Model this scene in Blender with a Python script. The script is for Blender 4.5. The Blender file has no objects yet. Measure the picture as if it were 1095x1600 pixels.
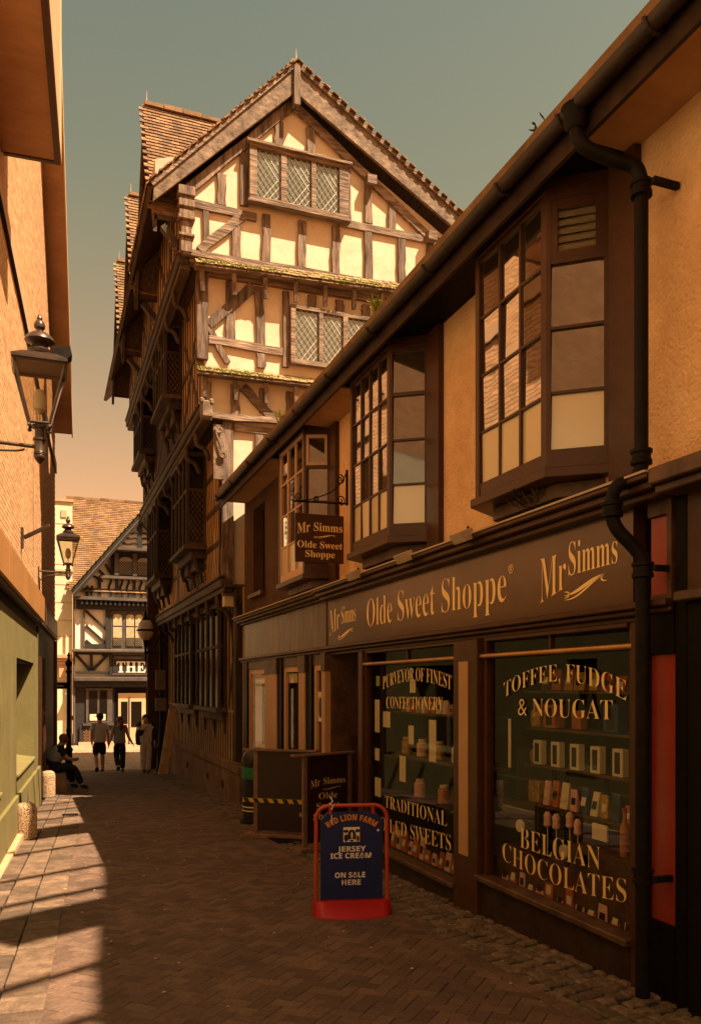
import bpy, bmesh, math, random
from mathutils import Vector, Matrix
random.seed(7)
R=math.radians; PI=math.pi
sc=bpy.context.scene; COL=sc.collection
# ------------------------------------------------------------ camera, world, sun, exposure
cam=bpy.data.cameras.new('camera'); camo=bpy.data.objects.new('camera',cam); COL.objects.link(camo)
camo.location=(0,0,1.8); camo.rotation_euler=(R(90),0,R(-20.6))
cam.sensor_fit='AUTO'; cam.sensor_width=36; cam.lens=36*1270/1600; cam.shift_y=272/1600
cam.clip_start=.05; cam.clip_end=1000; sc.camera=camo
SUN=Vector((.35,-.385,.855)).normalized()
w=bpy.data.worlds.new('World'); sc.world=w; w.use_nodes=True; nt=w.node_tree; nt.nodes.clear()
out=nt.nodes.new('ShaderNodeOutputWorld'); bg=nt.nodes.new('ShaderNodeBackground'); sky=nt.nodes.new('ShaderNodeTexSky')
sky.sky_type='NISHITA'; sky.sun_disc=False; sky.sun_elevation=math.asin(SUN.z); sky.sun_rotation=math.atan2(SUN.x,SUN.y)
sky.air_density=1.0; sky.dust_density=2.0
tc=nt.nodes.new('ShaderNodeTexCoord'); sp=nt.nodes.new('ShaderNodeSeparateXYZ'); rp=nt.nodes.new('ShaderNodeValToRGB'); mx=nt.nodes.new('ShaderNodeMixRGB')
mx.blend_type='MULTIPLY'; mx.inputs[0].default_value=1
nt.links.new(tc.outputs['Generated'],sp.inputs[0]); nt.links.new(sp.outputs['Z'],rp.inputs[0])
nt.links.new(sky.outputs[0],mx.inputs[1]); nt.links.new(rp.outputs[0],mx.inputs[2]); nt.links.new(mx.outputs[0],bg.inputs[0]); nt.links.new(bg.outputs[0],out.inputs[0])
SKYRAMP=[(p,(a*1.6,b*1.40,c*1.25)) for p,(a,b,c) in [(0.0,(1.0,.42,.16)),(.22,(.95,.40,.15)),(.38,(.72,.40,.16)),(.52,(.55,.41,.18)),(.64,(.48,.40,.20)),(1.0,(.45,.38,.22))]]
el=rp.color_ramp.elements
while len(el)>2: el.remove(el[-1])
for i,(p,c) in enumerate(SKYRAMP):
    e=el[i] if i<2 else el.new(p)
    e.position=p; e.color=(*c,1)
bg.inputs[1].default_value=.101
sl=bpy.data.lights.new('sun','SUN'); sl.energy=5.0; sl.angle=R(.35); sl.color=(1,.77,.52)
so=bpy.data.objects.new('sun',sl); COL.objects.link(so); so.location=(10,-10,30); so.rotation_euler=SUN.to_track_quat('Z','Y').to_euler()
sc.view_settings.view_transform='Standard'; sc.view_settings.look='None'; sc.view_settings.exposure=1.42; sc.view_settings.gamma=1; sc.view_settings.use_curve_mapping=False
cy=sc.cycles; cy.use_denoising=True; cy.max_bounces=7; cy.diffuse_bounces=4; cy.glossy_bounces=3; cy.transmission_bounces=4; cy.transparent_max_bounces=6; cy.caustics_reflective=False; cy.caustics_refractive=False
cy.sample_clamp_indirect=6

# ------------------------------------------------------------ materials
def mat(name,c1,c2=None,rough=.75,scale=6,st=(1,1,1),bump=0,bscale=None,isl=0,dirt=0,dscale=.8,dcol=(.35,.28,.22),spec=.4,metal=0,det=5,coat=0,thr=(.35,.7),objr=0):
    m=bpy.data.materials.new(name); m.use_nodes=True; t=m.node_tree; N=t.nodes; L=t.links; b=N['Principled BSDF']
    b.inputs['Roughness'].default_value=rough; b.inputs['Specular IOR Level'].default_value=spec; b.inputs['Metallic'].default_value=metal
    if coat: b.inputs['Coat Weight'].default_value=coat; b.inputs['Coat Roughness'].default_value=.12
    g=N.new('ShaderNodeNewGeometry'); mp=N.new('ShaderNodeMapping'); mp.inputs['Scale'].default_value=st; L.new(g.outputs['Position'],mp.inputs[0])
    c2=c2 or tuple(x*.8 for x in c1)
    n=N.new('ShaderNodeTexNoise'); n.inputs['Scale'].default_value=scale; n.inputs['Detail'].default_value=det; n.inputs['Roughness'].default_value=.62; L.new(mp.outputs[0],n.inputs[0])
    r=N.new('ShaderNodeValToRGB'); r.color_ramp.elements[0].position=thr[0]; r.color_ramp.elements[1].position=thr[1]; r.color_ramp.elements[0].color=(*c2,1); r.color_ramp.elements[1].color=(*c1,1); L.new(n.outputs[0],r.inputs[0])
    col=r.outputs[0]
    def mul(a,fac):
        q=N.new('ShaderNodeMixRGB'); q.blend_type='MULTIPLY'; q.inputs[0].default_value=1; L.new(a,q.inputs[1]); L.new(fac,q.inputs[2]); return q.outputs[0]
    if isl or objr:
        mr=N.new('ShaderNodeMapRange'); 
        if isl: L.new(g.outputs['Random Per Island'],mr.inputs[0])
        else:
            oi=N.new('ShaderNodeObjectInfo'); L.new(oi.outputs['Random'],mr.inputs[0])
        a=isl or objr; mr.inputs[3].default_value=1-a; mr.inputs[4].default_value=1+a*.6; col=mul(col,mr.outputs[0])
    if dirt:
        n2=N.new('ShaderNodeTexNoise'); n2.inputs['Scale'].default_value=dscale; n2.inputs['Detail'].default_value=8; n2.inputs['Roughness'].default_value=.7; L.new(g.outputs['Position'],n2.inputs[0])
        r2=N.new('ShaderNodeValToRGB'); r2.color_ramp.elements[0].position=.4; r2.color_ramp.elements[1].position=.68; r2.color_ramp.elements[0].color=(0,0,0,1); r2.color_ramp.elements[1].color=(dirt,dirt,dirt,1); L.new(n2.outputs[0],r2.inputs[0])
        q=N.new('ShaderNodeMixRGB'); L.new(r2.outputs[0],q.inputs[0]); L.new(col,q.inputs[1]); q.inputs[2].default_value=(*dcol,1); col=q.outputs[0]
    L.new(col,b.inputs['Base Color'])
    if bump:
        n3=N.new('ShaderNodeTexNoise'); n3.inputs['Scale'].default_value=bscale or scale*4; n3.inputs['Detail'].default_value=6; L.new(mp.outputs[0],n3.inputs[0])
        bp=N.new('ShaderNodeBump'); bp.inputs['Strength'].default_value=1; bp.inputs['Distance'].default_value=bump; L.new(n3.outputs[0],bp.inputs['Height']); L.new(bp.outputs[0],b.inputs['Normal'])
    return m
K={}
K['plaster']=mat('cream_plaster',(.74,.60,.445),(.67,.54,.39),.9,3,bump=.004,bscale=12,dirt=.45,dscale=2.6,dcol=(.50,.36,.23))
K['white_plaster']=mat('white_plaster',(.74,.67,.46),(.66,.59,.40),.9,2,bump=.003,bscale=14,dirt=.3,dscale=.6,dcol=(.55,.42,.28))
K['oak_z']=mat('weathered_oak_upright',(.37,.255,.18),(.065,.042,.03),.85,5,(3,3,.35),bump=.02,bscale=9,objr=.35,dirt=.5,dscale=2.5,dcol=(.06,.035,.02))
K['oak_x']=mat('weathered_oak_level',(.42,.295,.205),(.10,.065,.045),.85,5,(.4,3,3),bump=.02,bscale=9,objr=.3,dirt=.45,dscale=2,dcol=(.07,.04,.02))
K['barge']=mat('silvered_bargeboard',(.34,.24,.155),(.10,.065,.045),.85,5,(1.2,3,1.2),bump=.015,bscale=12,dirt=.5,dscale=2.5,dcol=(.05,.035,.025))
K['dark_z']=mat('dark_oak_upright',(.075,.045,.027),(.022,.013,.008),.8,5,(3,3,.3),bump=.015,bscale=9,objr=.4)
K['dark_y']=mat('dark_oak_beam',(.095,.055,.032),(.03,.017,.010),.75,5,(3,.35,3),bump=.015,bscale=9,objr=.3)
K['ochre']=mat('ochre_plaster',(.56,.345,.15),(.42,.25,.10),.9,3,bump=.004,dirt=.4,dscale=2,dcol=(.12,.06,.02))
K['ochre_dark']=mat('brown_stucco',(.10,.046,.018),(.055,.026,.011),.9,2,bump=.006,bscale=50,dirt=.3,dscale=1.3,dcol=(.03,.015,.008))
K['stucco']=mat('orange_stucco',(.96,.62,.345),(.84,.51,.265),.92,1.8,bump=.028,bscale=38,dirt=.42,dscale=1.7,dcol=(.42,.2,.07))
K['stone']=mat('plinth_stone',(.30,.17,.10),(.16,.085,.05),.9,2.5,bump=.012,bscale=14,dirt=.5,dscale=1.2,dcol=(.07,.04,.025),objr=.3)
K['tile']=mat('clay_roof_tile',(.33,.185,.09),(.17,.09,.045),.9,3,bump=.008,bscale=30,isl=.4,dirt=.35,dscale=2.5,dcol=(.10,.075,.03))
K['tile_o']=mat('clay_pent_tile',(.42,.27,.15),(.22,.13,.07),.9,6,bump=.006,bscale=30,objr=.35,dirt=.8,dscale=3.5,dcol=(.22,.20,.03))
K['moss']=mat('moss',(.20,.17,.02),(.07,.075,.012),1,12,bump=.03,bscale=30)
K['lead']=mat('lead_sheet',(.62,.47,.33),(.45,.33,.23),.6,4,bump=.01,bscale=8,dirt=.4,dscale=4,dcol=(.25,.17,.1))
K['came']=mat('lead_came',(.62,.55,.42),(.45,.38,.28),.5,9)
K['brick']=mat('orange_brick',(.73,.42,.21),(.55,.29,.13),.9,10,isl=.22,bump=.006,bscale=60,dirt=.3,dscale=1.1,dcol=(.72,.46,.24))
K['mortar']=mat('mortar',(.16,.085,.045),(.10,.055,.03),.95,10)
K['band']=mat('stone_band',(.60,.36,.19),(.48,.28,.14),.85,3,dirt=.3)
K['fascia_l']=mat('copper_brown_fascia',(.44,.20,.065),(.36,.16,.05),.55,1.5,dirt=.2,dcol=(.25,.11,.04))
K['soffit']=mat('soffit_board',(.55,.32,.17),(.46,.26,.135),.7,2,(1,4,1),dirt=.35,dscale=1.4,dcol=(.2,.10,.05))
K['trim']=mat('pale_trim',(.72,.52,.32),(.6,.42,.25),.6,4)
K['green']=mat('olive_render',(.22,.172,.058),(.16,.125,.042),.8,2,bump=.003,bscale=30,dirt=.35,dscale=1.2,dcol=(.16,.15,.05))
K['paver']=mat('clay_paver',(.20,.118,.078),(.125,.072,.048),.85,30,bump=.004,bscale=120,isl=.35,dirt=.45,dscale=.9,dcol=(.055,.033,.023))
K['paver_o']=mat('clay_paver_single',(.20,.118,.078),(.125,.072,.048),.85,30,bump=.004,bscale=120,objr=.35,dirt=.45,dscale=.9,dcol=(.055,.033,.023))
K['sett']=mat('granite_sett',(.25,.17,.11),(.10,.068,.045),.85,25,bump=.008,bscale=60,isl=.4,dirt=.4,dscale=1.5,dcol=(.05,.045,.02))
K['sett_o']=mat('granite_sett_single',(.25,.17,.11),(.10,.068,.045),.85,25,bump=.008,bscale=60,objr=.4,dirt=.4,dscale=1.5,dcol=(.05,.045,.02))
K['slab']=mat('channel_block',(.23,.145,.09),(.11,.066,.04),.85,9,bump=.012,bscale=35,objr=.5,dirt=.6,dscale=2.6,dcol=(.07,.045,.03))
K['joint']=mat('joint_sand',(.035,.022,.014),(.018,.011,.008),.95,20)
K['far_ground']=mat('far_paving',(.40,.24,.14),(.30,.17,.10),.9,5,dirt=.3,dscale=.4)
K['brown']=mat('brown_gloss_paint',(.085,.032,.013),(.055,.020,.008),.38,3,(2,2,2),bump=.002,bscale=20,dirt=.25,dscale=3,dcol=(.035,.015,.007),spec=.3)
K['brown_w']=mat('worn_brown_paint',(.085,.035,.015),(.04,.018,.009),.5,5,bump=.004,bscale=18,dirt=.5,dscale=4,dcol=(.22,.12,.06))
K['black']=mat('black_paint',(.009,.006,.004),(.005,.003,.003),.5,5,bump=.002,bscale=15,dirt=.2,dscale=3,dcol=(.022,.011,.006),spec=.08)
K['fascia']=mat('shop_sign_board',(.10,.040,.016),(.06,.024,.010),.28,1.2,bump=.004,bscale=3,spec=.6,coat=.3)
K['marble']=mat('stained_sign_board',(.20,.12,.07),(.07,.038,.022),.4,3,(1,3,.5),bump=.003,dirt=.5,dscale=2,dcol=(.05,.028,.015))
K['tan']=mat('tan_panel',(.50,.27,.12),(.43,.23,.10),.5,2,dirt=.2)
K['riser']=mat('dark_stall_riser',(.040,.018,.009),(.02,.009,.005),.55,4,bump=.003,dirt=.35,dscale=5,dcol=(.09,.05,.025),spec=.25)
K['gutter']=mat('brown_gutter',(.038,.019,.011),(.018,.009,.006),.5,6,bump=.003,bscale=25,dirt=.4,dscale=4,dcol=(.03,.016,.01))
K['iron']=mat('black_iron',(.012,.009,.007),(.006,.005,.004),.55,8,bump=.002,dirt=.2,dscale=6,dcol=(.05,.026,.014),spec=.10)
K['bronze']=mat('bronze_lamp_metal',(.10,.062,.045),(.05,.03,.022),.35,6,metal=.5)
K['red']=mat('red_panel',(.38,.025,.014),(.30,.02,.011),.3,3,dirt=.15,spec=.5)
K['gold']=mat('gold_lettering',(1.0,.74,.34),(.97,.69,.30),.42,5,metal=.25)
K['ink']=mat('letter_inner',(.05,.025,.012),(.04,.02,.01),.5,5)
K['cream']=mat('cream_paint',(.70,.44,.27),(.58,.35,.20),.5,5,dirt=.3,dscale=5,dcol=(.3,.17,.1))
K['white']=mat('white_card',(.78,.66,.46),(.72,.6,.4),.6,5)
K['blk']=mat('black_card',(.015,.012,.01),None,.5)
K['navy']=mat('navy_panel',(.008,.020,.115),(.007,.016,.095),.35,3,spec=.4)
K['orange']=mat('orange_red_tube',(.55,.075,.02),(.45,.05,.015),.4,4,spec=.5)
K['redpl']=mat('red_plastic',(.50,.018,.022),(.42,.014,.018),.45,5)
K['signw']=mat('white_lettering',(.9,.8,.72),None,.6)
K['orangel']=mat('orange_lettering',(.85,.36,.03),None,.6)
K['bin']=mat('black_plastic',(.014,.012,.012),(.010,.009,.009),.4,6)
K['bing']=mat('green_band',(.01,.17,.075),(.008,.12,.05),.4,6)
K['yellow']=mat('yellow_tape',(.75,.45,.03),None,.5)
K['plank']=mat('worn_board_edge',(.27,.15,.10),(.17,.09,.06),.7,4,(3,3,3))
K['plankl']=mat('pale_timber',(.62,.42,.24),(.45,.28,.15),.8,5,(3,3,.5))
K['granite']=mat('bollard_granite',(.66,.43,.24),(.14,.08,.045),.9,60,bump=.01,bscale=110,det=2,thr=(.42,.58))
K['skin']=mat('skin',(.55,.29,.18),None,.6)
K['hair']=mat('dark_hair',(.05,.025,.015),None,.6)
K['hair_r']=mat('auburn_hair',(.16,.06,.025),None,.6)
K['grey_cloth']=mat('grey_cotton',(.60,.55,.48),(.5,.46,.40),.9,12,bump=.01,bscale=14)
K['blue_cloth']=mat('slate_cotton',(.30,.30,.29),(.22,.22,.21),.9,30,bump=.01,bscale=14)
K['dark_cloth']=mat('dark_cloth',(.014,.014,.018),(.010,.010,.012),.9,12,bump=.01,bscale=14)
K['pale_cloth']=mat('pale_trousers',(.55,.5,.44),(.45,.4,.35),.9,12,bump=.01,bscale=14)
K['leaf']=mat('weed_leaf',(.35,.34,.06),(.2,.22,.03),.7,10)
K['dry']=mat('dry_weed',(.10,.065,.03),(.05,.03,.015),.9,10)
K['interior']=mat('dark_interior',(.030,.022,.014),(.018,.013,.009),.9,3)
K['olive_int']=mat('olive_interior',(.10,.095,.035),(.07,.065,.025),.8,2)
K['bluebox']=mat('blue_card',(.02,.06,.16),None,.5)
K['obox']=mat('orange_card',(.60,.20,.05),(.35,.09,.03),.5,9)
K['pink']=mat('pink_sweet',(.75,.25,.22),(.8,.6,.5),.5,30)
K['goldbag']=mat('gold_foil',(.70,.42,.10),(.35,.18,.04),.35,18,metal=.3)
K['limec']=mat('lime_card',(.45,.52,.05),None,.5)
K['stripe_brick']=mat('herringbone_brick',(.36,.17,.08),(.2,.09,.04),.9,14,isl=.3)
def glass_mat(name,tint,trans,gfac,rough=.02,wob=.0,add=None):
    m=bpy.data.materials.new(name); m.use_nodes=True; t=m.node_tree; N=t.nodes; L=t.links; N.clear()
    o=N.new('ShaderNodeOutputMaterial'); mixa=N.new('ShaderNodeMixShader'); gl=N.new('ShaderNodeBsdfGlossy'); gl.inputs['Roughness'].default_value=rough; gl.inputs['Color'].default_value=(.95,.95,.95,1)
    if trans: base=N.new('ShaderNodeBsdfTransparent'); base.inputs[0].default_value=(*tint,1)
    else: base=N.new('ShaderNodeBsdfDiffuse'); base.inputs[0].default_value=(*tint,1)
    lw=N.new('ShaderNodeLayerWeight'); lw.inputs[0].default_value=.35
    mr=N.new('ShaderNodeMapRange'); mr.inputs[3].default_value=gfac; mr.inputs[4].default_value=min(1,gfac+(add if add is not None else (.30 if trans else .6))); L.new(lw.outputs['Fresnel'],mr.inputs[0]); L.new(mr.outputs[0],mixa.inputs[0]); L.new(base.outputs[0],mixa.inputs[1]); L.new(gl.outputs[0],mixa.inputs[2]); L.new(mixa.outputs[0],o.inputs[0])
    if wob:
        g=N.new('ShaderNodeNewGeometry'); n=N.new('ShaderNodeTexNoise'); n.inputs['Scale'].default_value=2.2; n.inputs['Detail'].default_value=2; L.new(g.outputs['Position'],n.inputs[0]); b=N.new('ShaderNodeBump'); b.inputs['Distance'].default_value=wob; b.inputs['Strength'].default_value=1; L.new(n.outputs[0],b.inputs['Height']); L.new(b.outputs[0],gl.inputs['Normal'])
    return m
K['shopglass']=glass_mat('shop_glass',(.88,.87,.80),True,.03,add=.2)
K['bayglass']=glass_mat('old_window_glass',(.035,.022,.014),False,.50,.03,.0015)
K['sideglass']=glass_mat('side_window_glass',(.055,.032,.018),False,.13,.05,.001,add=.25)
K['blind']=glass_mat('frosted_pane',(.60,.47,.28),False,.10,.2)
K['blinddark']=glass_mat('brown_pane',(.16,.09,.045),False,.10,.1)
K['ledglass']=glass_mat('leaded_glass',(.10,.115,.095),False,.16,.15)
K['leddark']=glass_mat('dark_leaded_glass',(.012,.009,.006),False,.03,.15,add=.10)
K['lampglass']=glass_mat('lantern_glass',(.86,.80,.70),True,.12,.08)
K['opal']=mat('opal_globe',(.72,.62,.48),(.6,.5,.38),.3,3)

# ------------------------------------------------------------ mesh helpers
def gz(x,y): return -.032*y if y<26 else -.832
def tag(o,label=None,cat=None,group=None,kind=None):
    if label: o['label']=label
    if cat: o['category']=cat
    if group: o['group']=group
    if kind: o['kind']=kind
    return o
def thing(name,label,cat,loc=(0,0,0),rz=0,group=None):
    o=bpy.data.objects.new(name,None); COL.objects.link(o); o.location=loc; o.rotation_euler=(0,0,rz); o.empty_display_size=.2
    return tag(o,label,cat,group)
def mworld(o):
    m=Matrix.Translation(o.location)@o.rotation_euler.to_matrix().to_4x4()
    return m if o.parent is None else mworld(o.parent)@o.matrix_parent_inverse@m
class B:
    def __init__(s): s.v=[]; s.f=[]; s.c=[]
    def add(s,vs,fs):
        n=len(s.v); s.c.append((n,len(s.f))); s.v+=[tuple(v) for v in vs]; s.f+=[tuple(i+n for i in f) for f in fs]; return s
    def box(s,x0,x1,y0,y1,z0,z1):
        if x0>x1:x0,x1=x1,x0
        if y0>y1:y0,y1=y1,y0
        if z0>z1:z0,z1=z1,z0
        return s.add([(x0,y0,z0),(x1,y0,z0),(x1,y1,z0),(x0,y1,z0),(x0,y0,z1),(x1,y0,z1),(x1,y1,z1),(x0,y1,z1)],[(0,3,2,1),(4,5,6,7),(0,1,5,4),(1,2,6,5),(2,3,7,6),(3,0,4,7)])
    def prism(s,poly,axis,a0,a1):
        n=len(poly); vs=[]
        for a in (a0,a1):
            for p in poly:
                vs.append((a,p[0],p[1]) if axis=='x' else ((p[0],a,p[1]) if axis=='y' else (p[0],p[1],a)))
        area=sum(poly[i][0]*poly[(i+1)%n][1]-poly[(i+1)%n][0]*poly[i][1] for i in range(n))
        fl=(area>0)^(axis=='y')^(a0>a1)
        f=[tuple(range(n)),tuple(range(2*n-1,n-1,-1))]
        for i in range(n):
            j=(i+1)%n; f.append((i,i+n,j+n,j))
        if fl: f=[tuple(reversed(q)) for q in f]
        return s.add(vs,f)
    def bar(s,p,q,w,d,nrm=(0,-1,0),ext=0):
        p=Vector(p);q=Vector(q);a=(q-p).normalized(); p=p-a*ext;q=q+a*ext; n=Vector(nrm); n=(n-a*n.dot(a)).normalized(); b=a.cross(n)
        vs=[e+b*sx*w/2+n*sy*d/2 for e in (p,q) for sx,sy in ((-1,-1),(1,-1),(1,1),(-1,1))]
        return s.add(vs,[(0,1,2,3),(7,6,5,4),(0,4,5,1),(1,5,6,2),(2,6,7,3),(3,7,4,0)])
    def tube(s,pts,r,n=8,caps=True):
        pts=[Vector(p) for p in pts]; rr=r if isinstance(r,(list,tuple)) else [r]*len(pts)
        base=len(s.v); prev=None
        for i,p in enumerate(pts):
            a=(pts[min(i+1,len(pts)-1)]-pts[max(i-1,0)]).normalized()
            if prev is None:
                u=a.cross(Vector((0,0,1)));  u=u if u.length>.1 else a.cross(Vector((1,0,0))); u.normalize()
            else: u=(prev-a*prev.dot(a)).normalized()
            prev=u; v=a.cross(u)
            for k in range(n):
                t=2*PI*k/n; s.v.append(tuple(p+(u*math.cos(t)+v*math.sin(t))*rr[i]))
        for i in range(len(pts)-1):
            for k in range(n):
                j=(k+1)%n; s.f.append((base+i*n+k,base+i*n+j,base+(i+1)*n+j,base+(i+1)*n+k))
        if caps: s.f.append(tuple(base+k for k in reversed(range(n)))); s.f.append(tuple(base+(len(pts)-1)*n+k for k in range(n)))
        return s
    def lathe(s,prof,c=(0,0,0),n=16,sq=False):
        off=PI/4 if n==4 else 0; base=len(s.v)
        for (r,z) in prof:
            for k in range(n):
                t=2*PI*k/n+off; s.v.append((c[0]+r*math.cos(t),c[1]+r*math.sin(t),c[2]+z))
        for i in range(len(prof)-1):
            for k in range(n):
                j=(k+1)%n; s.f.append((base+i*n+k,base+i*n+j,base+(i+1)*n+j,base+(i+1)*n+k))
        s.f.append(tuple(base+k for k in reversed(range(n)))); s.f.append(tuple(base+(len(prof)-1)*n+k for k in range(n)))
        return s
    def build(s,name,m,parent=None,bevel=0,smooth=False,local=False,kind=None,label=None):
        me=bpy.data.meshes.new(name); me.from_pydata(s.v,[],s.f)
        if bevel or smooth:
            bm=bmesh.new(); bm.from_mesh(me)
            if bevel: bmesh.ops.bevel(bm,geom=[e for e in bm.edges],offset=bevel,segments=1,affect='EDGES',clamp_overlap=True)
            if smooth:
                for f in bm.faces: f.smooth=True
                for e in bm.edges:
                    if len(e.link_faces)==2 and e.calc_face_angle(0)>R(40): e.smooth=False
            bm.to_mesh(me); bm.free()
        me.materials.append(K[m] if isinstance(m,str) else m)
        o=bpy.data.objects.new(name,me); COL.objects.link(o)
        if parent is not None:
            o.parent=parent
            if parent.type=='EMPTY' and not local: o.matrix_parent_inverse=mworld(parent).inverted()
        if kind: o['kind']=kind
        if label: o['label']=label
        return o
def each(b,name,m,parent=None,**k):
    out=[]; c=b.c+[(len(b.v),len(b.f))]
    for (v0,f0),(v1,f1) in zip(c,c[1:]):
        q=B(); q.v=b.v[v0:v1]; q.f=[tuple(i-v0 for i in f) for f in b.f[f0:f1]]; out.append(q.build(name,m,parent,**k))
    return out
def bx(name,m,parent,x0,x1,y0,y1,z0,z1,**k): return B().box(x0,x1,y0,y1,z0,z1).build(name,m,parent,**k)
def piece(name,me,parent,mw,local=False):
    o=bpy.data.objects.new(name,me); COL.objects.link(o); o.matrix_basis=mw; o.parent=parent
    if parent is not None and parent.type=='EMPTY' and not local: o.matrix_parent_inverse=mworld(parent).inverted()
    return o
def copy_tree(o,parent=None):
    c=o.copy(); COL.objects.link(c)
    if parent: c.parent=parent
    for ch in list(o.children): copy_tree(ch,c)
    return c
def tiles(b,o,u,v,L,H,tw=.17,ch=.11,inside=None,jit=.006,th=.016):
    o=Vector(o);u=Vector(u).normalized();v=Vector(v).normalized();n=u.cross(v)
    if n.z<0:n=-n
    j=0
    while j*ch<H:
        k=0; off=(j%2)*tw/2
        while k*tw-off<L:
            a=k*tw-off; c=o+u*(a+tw/2)+v*(j*ch+ch/2)
            if inside is None or inside(c):
                h=random.uniform(0,jit); p0=o+u*(a+.003)+v*(j*ch+random.uniform(-.006,.006)); wv=u*(tw-.006); lv=v*ch*1.25
                up0=n*(th+.014+h); up1=n*(.006)
                b.add([p0,p0+wv,p0+wv+lv,p0+lv,p0+up0,p0+wv+up0,p0+wv+lv+up1,p0+lv+up1],[(4,5,6,7),(0,1,5,4),(1,2,6,5),(3,0,4,7)] if u.cross(v).z>0 else [(7,6,5,4),(4,5,1,0),(5,6,2,1),(7,4,0,3)])
            k+=1
        j+=1
    return b
def serif(t):
    return ''.join(chr(0x1D400+ord(c)-65) if 'A'<=c<='Z' else chr(0x1D41A+ord(c)-97) if 'a'<=c<='z' else c for c in t)
def lettering(text,fn,m,parent,ser=True,off=0,name='lettering',label=None,local=False,sp=1):
    """fn maps (s,t) s along 0..1, t height 0..1 -> point"""
    cu=bpy.data.curves.new('text','FONT'); cu.body=serif(text) if ser else text; cu.size=1; cu.offset=off; cu.resolution_u=3; cu.space_character=sp
    o=bpy.data.objects.new('text',cu); COL.objects.link(o); dg=bpy.context.evaluated_depsgraph_get(); dg.update()
    me=bpy.data.meshes.new_from_object(o.evaluated_get(dg)); bpy.data.objects.remove(o)
    bm=bmesh.new(); bm.from_mesh(me); bmesh.ops.triangulate(bm,faces=bm.faces); 
    xs=[v.co.x for v in bm.verts]; x0,x1=min(xs),max(xs); cap=.70
    for v in bm.verts:
        v.co=Vector(fn((v.co.x-x0)/(x1-x0),v.co.y/cap))
    bm.to_mesh(me); bm.free(); me.name=name; me.materials.clear(); me.materials.append(K[m])
    ob=bpy.data.objects.new(name,me); COL.objects.link(ob); ob.parent=parent
    if parent.type=='EMPTY' and not local: ob.matrix_parent_inverse=mworld(parent).inverted()
    if label: ob['label']=label
    return ob
def bsans(t): return ''.join(chr(0x1D5D4+ord(c)-65) if 'A'<=c<='Z' else c for c in t)
def swash(cx,fn,m,parent,name='flourish',local=False):
    # a tapered double scroll: fn maps (s,t) to a point; a flat ribbon
    b=B(); 
    def ribbon(path,w):
        pts=[]
        for i,(s,t) in enumerate(path):
            a=path[max(i-1,0)];c=path[min(i+1,len(path)-1)]; dx,dy=(c[0]-a[0])*4,(c[1]-a[1]); l=math.hypot(dx,dy) or 1
            ww=w*math.sin(PI*(i+.6)/(len(path)+.2)); pts.append(((s+dy/l*ww/4,t-dx/l*ww),(s-dy/l*ww/4,t+dx/l*ww)))
        vs=[fn(*q) for p in pts for q in p]; b.add(vs,[(2*i,2*i+1,2*i+3,2*i+2) for i in range(len(pts)-1)])
    ribbon([(.02+.96*i/24,.5+.32*math.sin(-PI/2+PI*i/24)) for i in range(25)],.09)
    ribbon([(.02+.96*i/24,.42+.42*math.sin(-PI/2+PI*i/24)-.1*math.sin(PI*i/24)) for i in range(25)],.05)
    ribbon([(.98-.12*math.sin(a)-.0,.82-.28*(1-math.cos(a))/2) for a in [PI*k/14 for k in range(15)]],.05)
    ribbon([(.02+.12*math.sin(a),.08+.28*(1-math.cos(a))/2) for a in [PI*k/14 for k in range(15)]],.05)
    return b.build(name,m,parent,local=local)
def lattice(cu,cv,w,h,dx,dz,place,r,name,m,parent,local=False):
    """diamond lead bars clipped to a rectangle; place(a,b) -> point"""
    b=B(); slope=dz/dx
    def clip(x0,z0,sg):
        pts=[]
        for x in (0,w):
            z=z0+sg*slope*(x-x0)
            if 0<=z<=h: pts.append((x,z))
        for z in (0,h):
            x=x0+sg*(z-z0)/slope
            if 0<x<w: pts.append((x,z))
        return pts[:2] if len(pts)>=2 else None
    n=int((w+h/slope)/dx)+2
    for sg in (1,-1):
        for k in range(-n,n+1):
            q=clip(k*dx,0,sg)
            if q and (abs(q[0][0]-q[1][0])>.01):
                p0=Vector(place(*q[0]));p1=Vector(place(*q[1])); b.tube([p0,p1],r,3,caps=False)
    return b.build(name,m,parent,local=local,kind='stuff')

# ------------------------------------------------------------ ground
g=B(); xs=(-60,70); ys=(-12,26,260)
g.add([(x,y,gz(x,y)-.035) for y in ys for x in xs],[(0,1,3,2),(2,3,5,4)])
ground=g.build('ground','joint',None); tag(ground,kind='structure')
g=B(); g.add([(-60,26.3,-.846),(70,26.3,-.846),(70,260,-.846),(-60,260,-.846)],[(0,1,2,3)])
tag(g.build('road','far_ground',None),kind='structure')
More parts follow.
